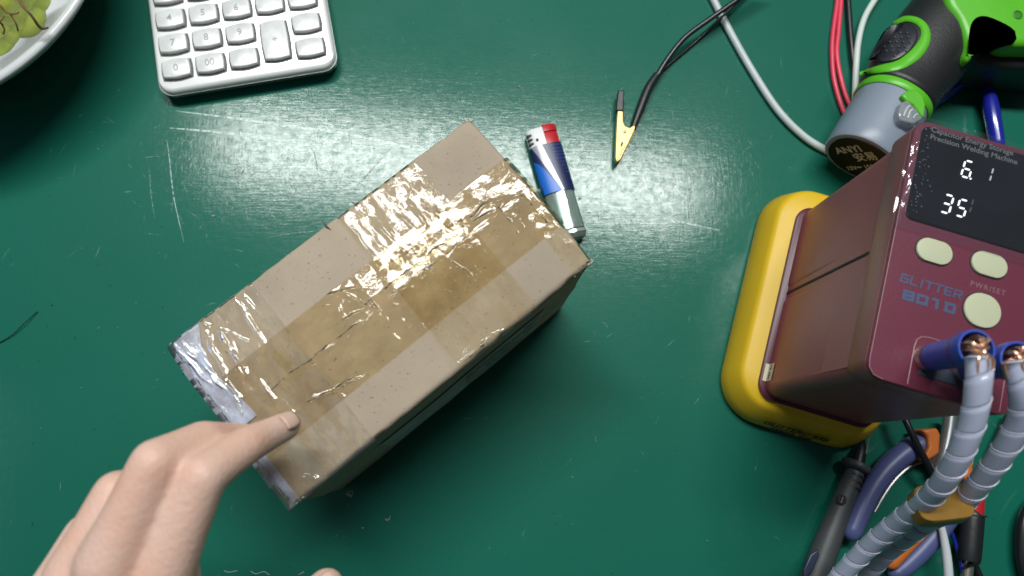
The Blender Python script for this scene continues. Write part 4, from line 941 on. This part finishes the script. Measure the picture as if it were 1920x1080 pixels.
ws_.part('jaw', pxprism([(1738, 858), (1760, 846), (1800, 850), (1812, 880), (1800, 905), (1765, 900)], .004, .014), mat('dark_steel', (.06, .04, .03), .5, metal=.5), bevel=.001)
h2 = ws_.part('handle', pxtube([(1812, 900, .010, .006), (1795, 940, .010, .0066), (1765, 985, .010, .0068), (1735, 1022, .010, .0066), (1700, 1058, .010, .0060), (1680, 1075, .010, .005)], .006, 18, round_end=True), BGR)
hi = ws_.part('orange_inlay', pxtube([(1762, 965, .0150, .0035), (1735, 990, .0155, .0042), (1705, 1018, .0155, .0046), (1672, 1052, .0150, .0050)], .004, 16, round_end=True, flat=.8), ORG)
q0, q1 = P(1685, 1030, .0202), P(1728, 984, .0202); TF2 = Frame((q0+q1)/2, (q0-q1), (-(q0-q1).y, (q0-q1).x, 0))
text('handle_print', 'TOOLS', TF2, 0, 0, .0004, .0066, INK, ws_, parent=hi)

rp = Thing('red_probe', 'red and black test plug at the lower right under the wrapped leads', 'probe', tuple(P(1822, 980, 0)))
rp.part('red_band', pxtube([(1826, 922, .012, .0062), (1824, 962, .012, .0062)], .006, 20, 2), RED)
rp.part('black_barrel', pxtube([(1825, 962, .012, .0066), (1822, 972, .012, .0072), (1816, 1045, .012, .0070), (1815, 1052, .012, .0055)], .006, 22, 3), BLK)
rp.part('collar_ring', pxtube([(1824, 964, .012, .0078), (1824, 967, .012, .0078)], .007, 22, 2), BLK)
rp.part('metal_tip', pxtube([(1815, 1050, .010, .0036), (1812, 1085, .010, .0036)], .003, 14, 2), TIN)
single('silver_rod', pxtube([(1782, 780, .014), (1778, 810, .014), (1770, 850, .014), (1760, 885, .014)], .0042, 16), mat('rod_silver', (.36, .38, .40), .3, metal=.7), 'silver metal rod half hidden behind the left wrapped lead', 'rod')
single('steel_needle', pxtube([(1826, 836, .018, .0005), (1824, 852, .018, .0008), (1823, 872, .018, .0006)], .0006, 8, 3), TIN, 'short shiny needle between the two wrapped leads', 'needle')
single('black_cable', pxtube([(1690, 770, .020), (1706, 805, .022), (1724, 842, .022), (1748, 885, .020), (1780, 940, .012), (1802, 1000, .006), (1828, 1060, .005), (1850, 1110, .005)], .0021, 12), BLKS, 'black cable dropping over the blue handle from under the machine', 'cable')
single('black_cable', pxtube([(1890, 780, .006), (1868, 830, .006), (1846, 880, .006), (1830, 925, .006)], .0022, 12), BLKS, 'black cable between the wrapped leads leading to the red plug', 'cable')
single('white_cable', pxtube([(1758, 960, .020, .0015), (1768, 1000, .020, .0022), (1776, 1050, .020, .0027), (1780, 1110, .020, .0028)], .002, 14), mat('white_sleeve', (.62, .66, .70), .35), 'white tapered cable leaving the bottom edge below the yellow tape', 'cable')
single('blue_wire', pxtube([(1766, 958, .016), (1785, 1000, .012), (1800, 1050, .010), (1812, 1110, .010)], .0013, 10), BLU, 'thin blue wire beside the white tapered cable', 'wire')
single('black_cable', pxtube([(1950, 930, .008), (1922, 970, .008), (1916, 1020, .008), (1922, 1070, .008), (1945, 1120, .008)], .0040, 16), BLKS, 'thick black cable loop at the lower right edge of the photo', 'cable')

# ------------------------------------------------------------------ hand
SKIN = mat('skin', (.70, .42, .32), .50, col2=(.72, .50, .42), vscale=38, bump=.5, bscale=500, bdist=.0008, sss=.25, detail=6, spec=.4)
hand = Thing('person', 'left hand of a person reaching in from the lower left towards the parcel', 'person', tuple(P(230, 1100, 0)))
# joints: (px, py, z, radius)
J = dict(
    index=[(300, 1085, .192, .0118), (382, 893, .202, .0086), (462, 835, .184, .0078), (538, 798, .160, .0062)],
    middle=[(205, 1060, .197, .0122), (290, 868, .205, .0090), (380, 826, .186, .0080), (455, 822, .158, .0068)],
    ring=[(140, 1085, .188, .0118), (218, 925, .188, .0088), (298, 905, .160, .0082), (350, 905, .135, .0066)],
    little=[(95, 1130, .172, .0115), (160, 1000, .166, .0082), (225, 980, .142, .0072), (272, 985, .122, .0058)],
    thumb=[(400, 1330, .150, .0150), (500, 1215, .142, .0118), (575, 1140, .138, .0100), (612, 1098, .134, .0080)])
def capsule(a, b, ra, rb, seg=18):
    d = b-a; L_ = d.length; pts = [a.lerp(b, k/6) for k in range(7)]; rs_ = [ra+(rb-ra)*k/6 for k in range(7)]; return tube(pts, rs_, seg, round_end=True)
hv = []
W3 = {k: [(P(x, y, z), r) for x, y, z, r in v] for k, v in J.items()}
for k, ch in W3.items():
    for i, ((a, ra), (b, rb)) in enumerate(zip(ch, ch[1:])):
        # slim the middle of each bone, keep knuckles fuller
        m_ = a.lerp(b, .5); hv.append(capsule(a, m_, ra, (ra+rb)/2*.97)); hv.append(capsule(m_, b, (ra+rb)/2*.97, rb)); hv.append(sphere(a, ra*1.0, 16, 10)); hv.append(sphere(b, rb*1.0, 16, 10))
wr = [P(150, 1500, .150), P(215, 1510, .150), P(280, 1500, .145)]
for k, t in (('little', 0), ('ring', .33), ('middle', .66), ('index', 1)):
    a, ra = W3[k][0]; b = wr[0].lerp(wr[2], t); hv.append(capsule(a, b, ra*1.0, .0165)); hv.append(capsule(a+Vector((0, 0, -.010)), b+Vector((0, 0, -.010)), ra*.95, .0165))
ks = ['little', 'ring', 'middle', 'index']
for a_, b_ in zip(ks, ks[1:]):
    pa, pb = W3[a_][0], W3[b_][0]; hv.append(capsule(pa[0]+Vector((0, -.004, -.004)), pb[0]+Vector((0, -.004, -.004)), .0095, .0095)); pa2 = pa[0].lerp(wr[1], .4); pb2 = pb[0].lerp(wr[1], .4); hv.append(capsule(pa2, pb2, .014, .014))
t0 = W3['thumb'][0][0]; hv.append(capsule(t0, wr[2], .015, .018)); hv.append(capsule(t0, W3['index'][0][0].lerp(wr[2], .35), .013, .013))
fa0 = P(80, 2000, .10)
for t in (0, .5, 1): hv.append(capsule(wr[0].lerp(wr[2], t), fa0+Vector((.02*t, 0, 0)), .017, .024))
hand_o = hand.part('hand', join(*hv), SKIN, auto=0)
rm = hand_o.modifiers.new('remesh', 'REMESH'); rm.mode = 'VOXEL'; rm.voxel_size = .0011; rm.use_smooth_shade = True
sm = hand_o.modifiers.new('smooth', 'SMOOTH'); sm.factor = .6; sm.iterations = 22
NAIL = mat('nail', (.68, .46, .37), .36, coat=.15)
for k in ('index', 'middle', 'ring', 'little', 'thumb'):
    (a, ra), (b, rb) = W3[k][-2:]; d = (b-a).normalized(); upv = Vector((0, 0, 1)); upv = (upv-d*upv.dot(d)).normalized(); sdv = d.cross(upv)
    c_ = a.lerp(b, .86); V, F = [], []; n1, n2 = 7, 7
    for i in range(n1):
        t = -1+2*i/(n1-1)
        for j in range(n2):
            s_ = -1+2*j/(n2-1); wq = .62*math.sqrt(max(0, 1-.35*t*t if t < 0 else 1-.45*t*t)); an = s_*wq
            rr = (rb*.55+ra*.45)*(1.0-.10*max(0, t)); V.append(c_+d*t*rb*.80+upv*math.cos(an)*(rr-.0001)+sdv*math.sin(an)*rr)
    for i in range(n1-1):
        for j in range(n2-1): q = i*n2+j; F.append((q, q+1, q+n2+1, q+n2))
    hand.part('fingernail', (V, F), NAIL, parent=hand_o, solid=.0004, auto=0)
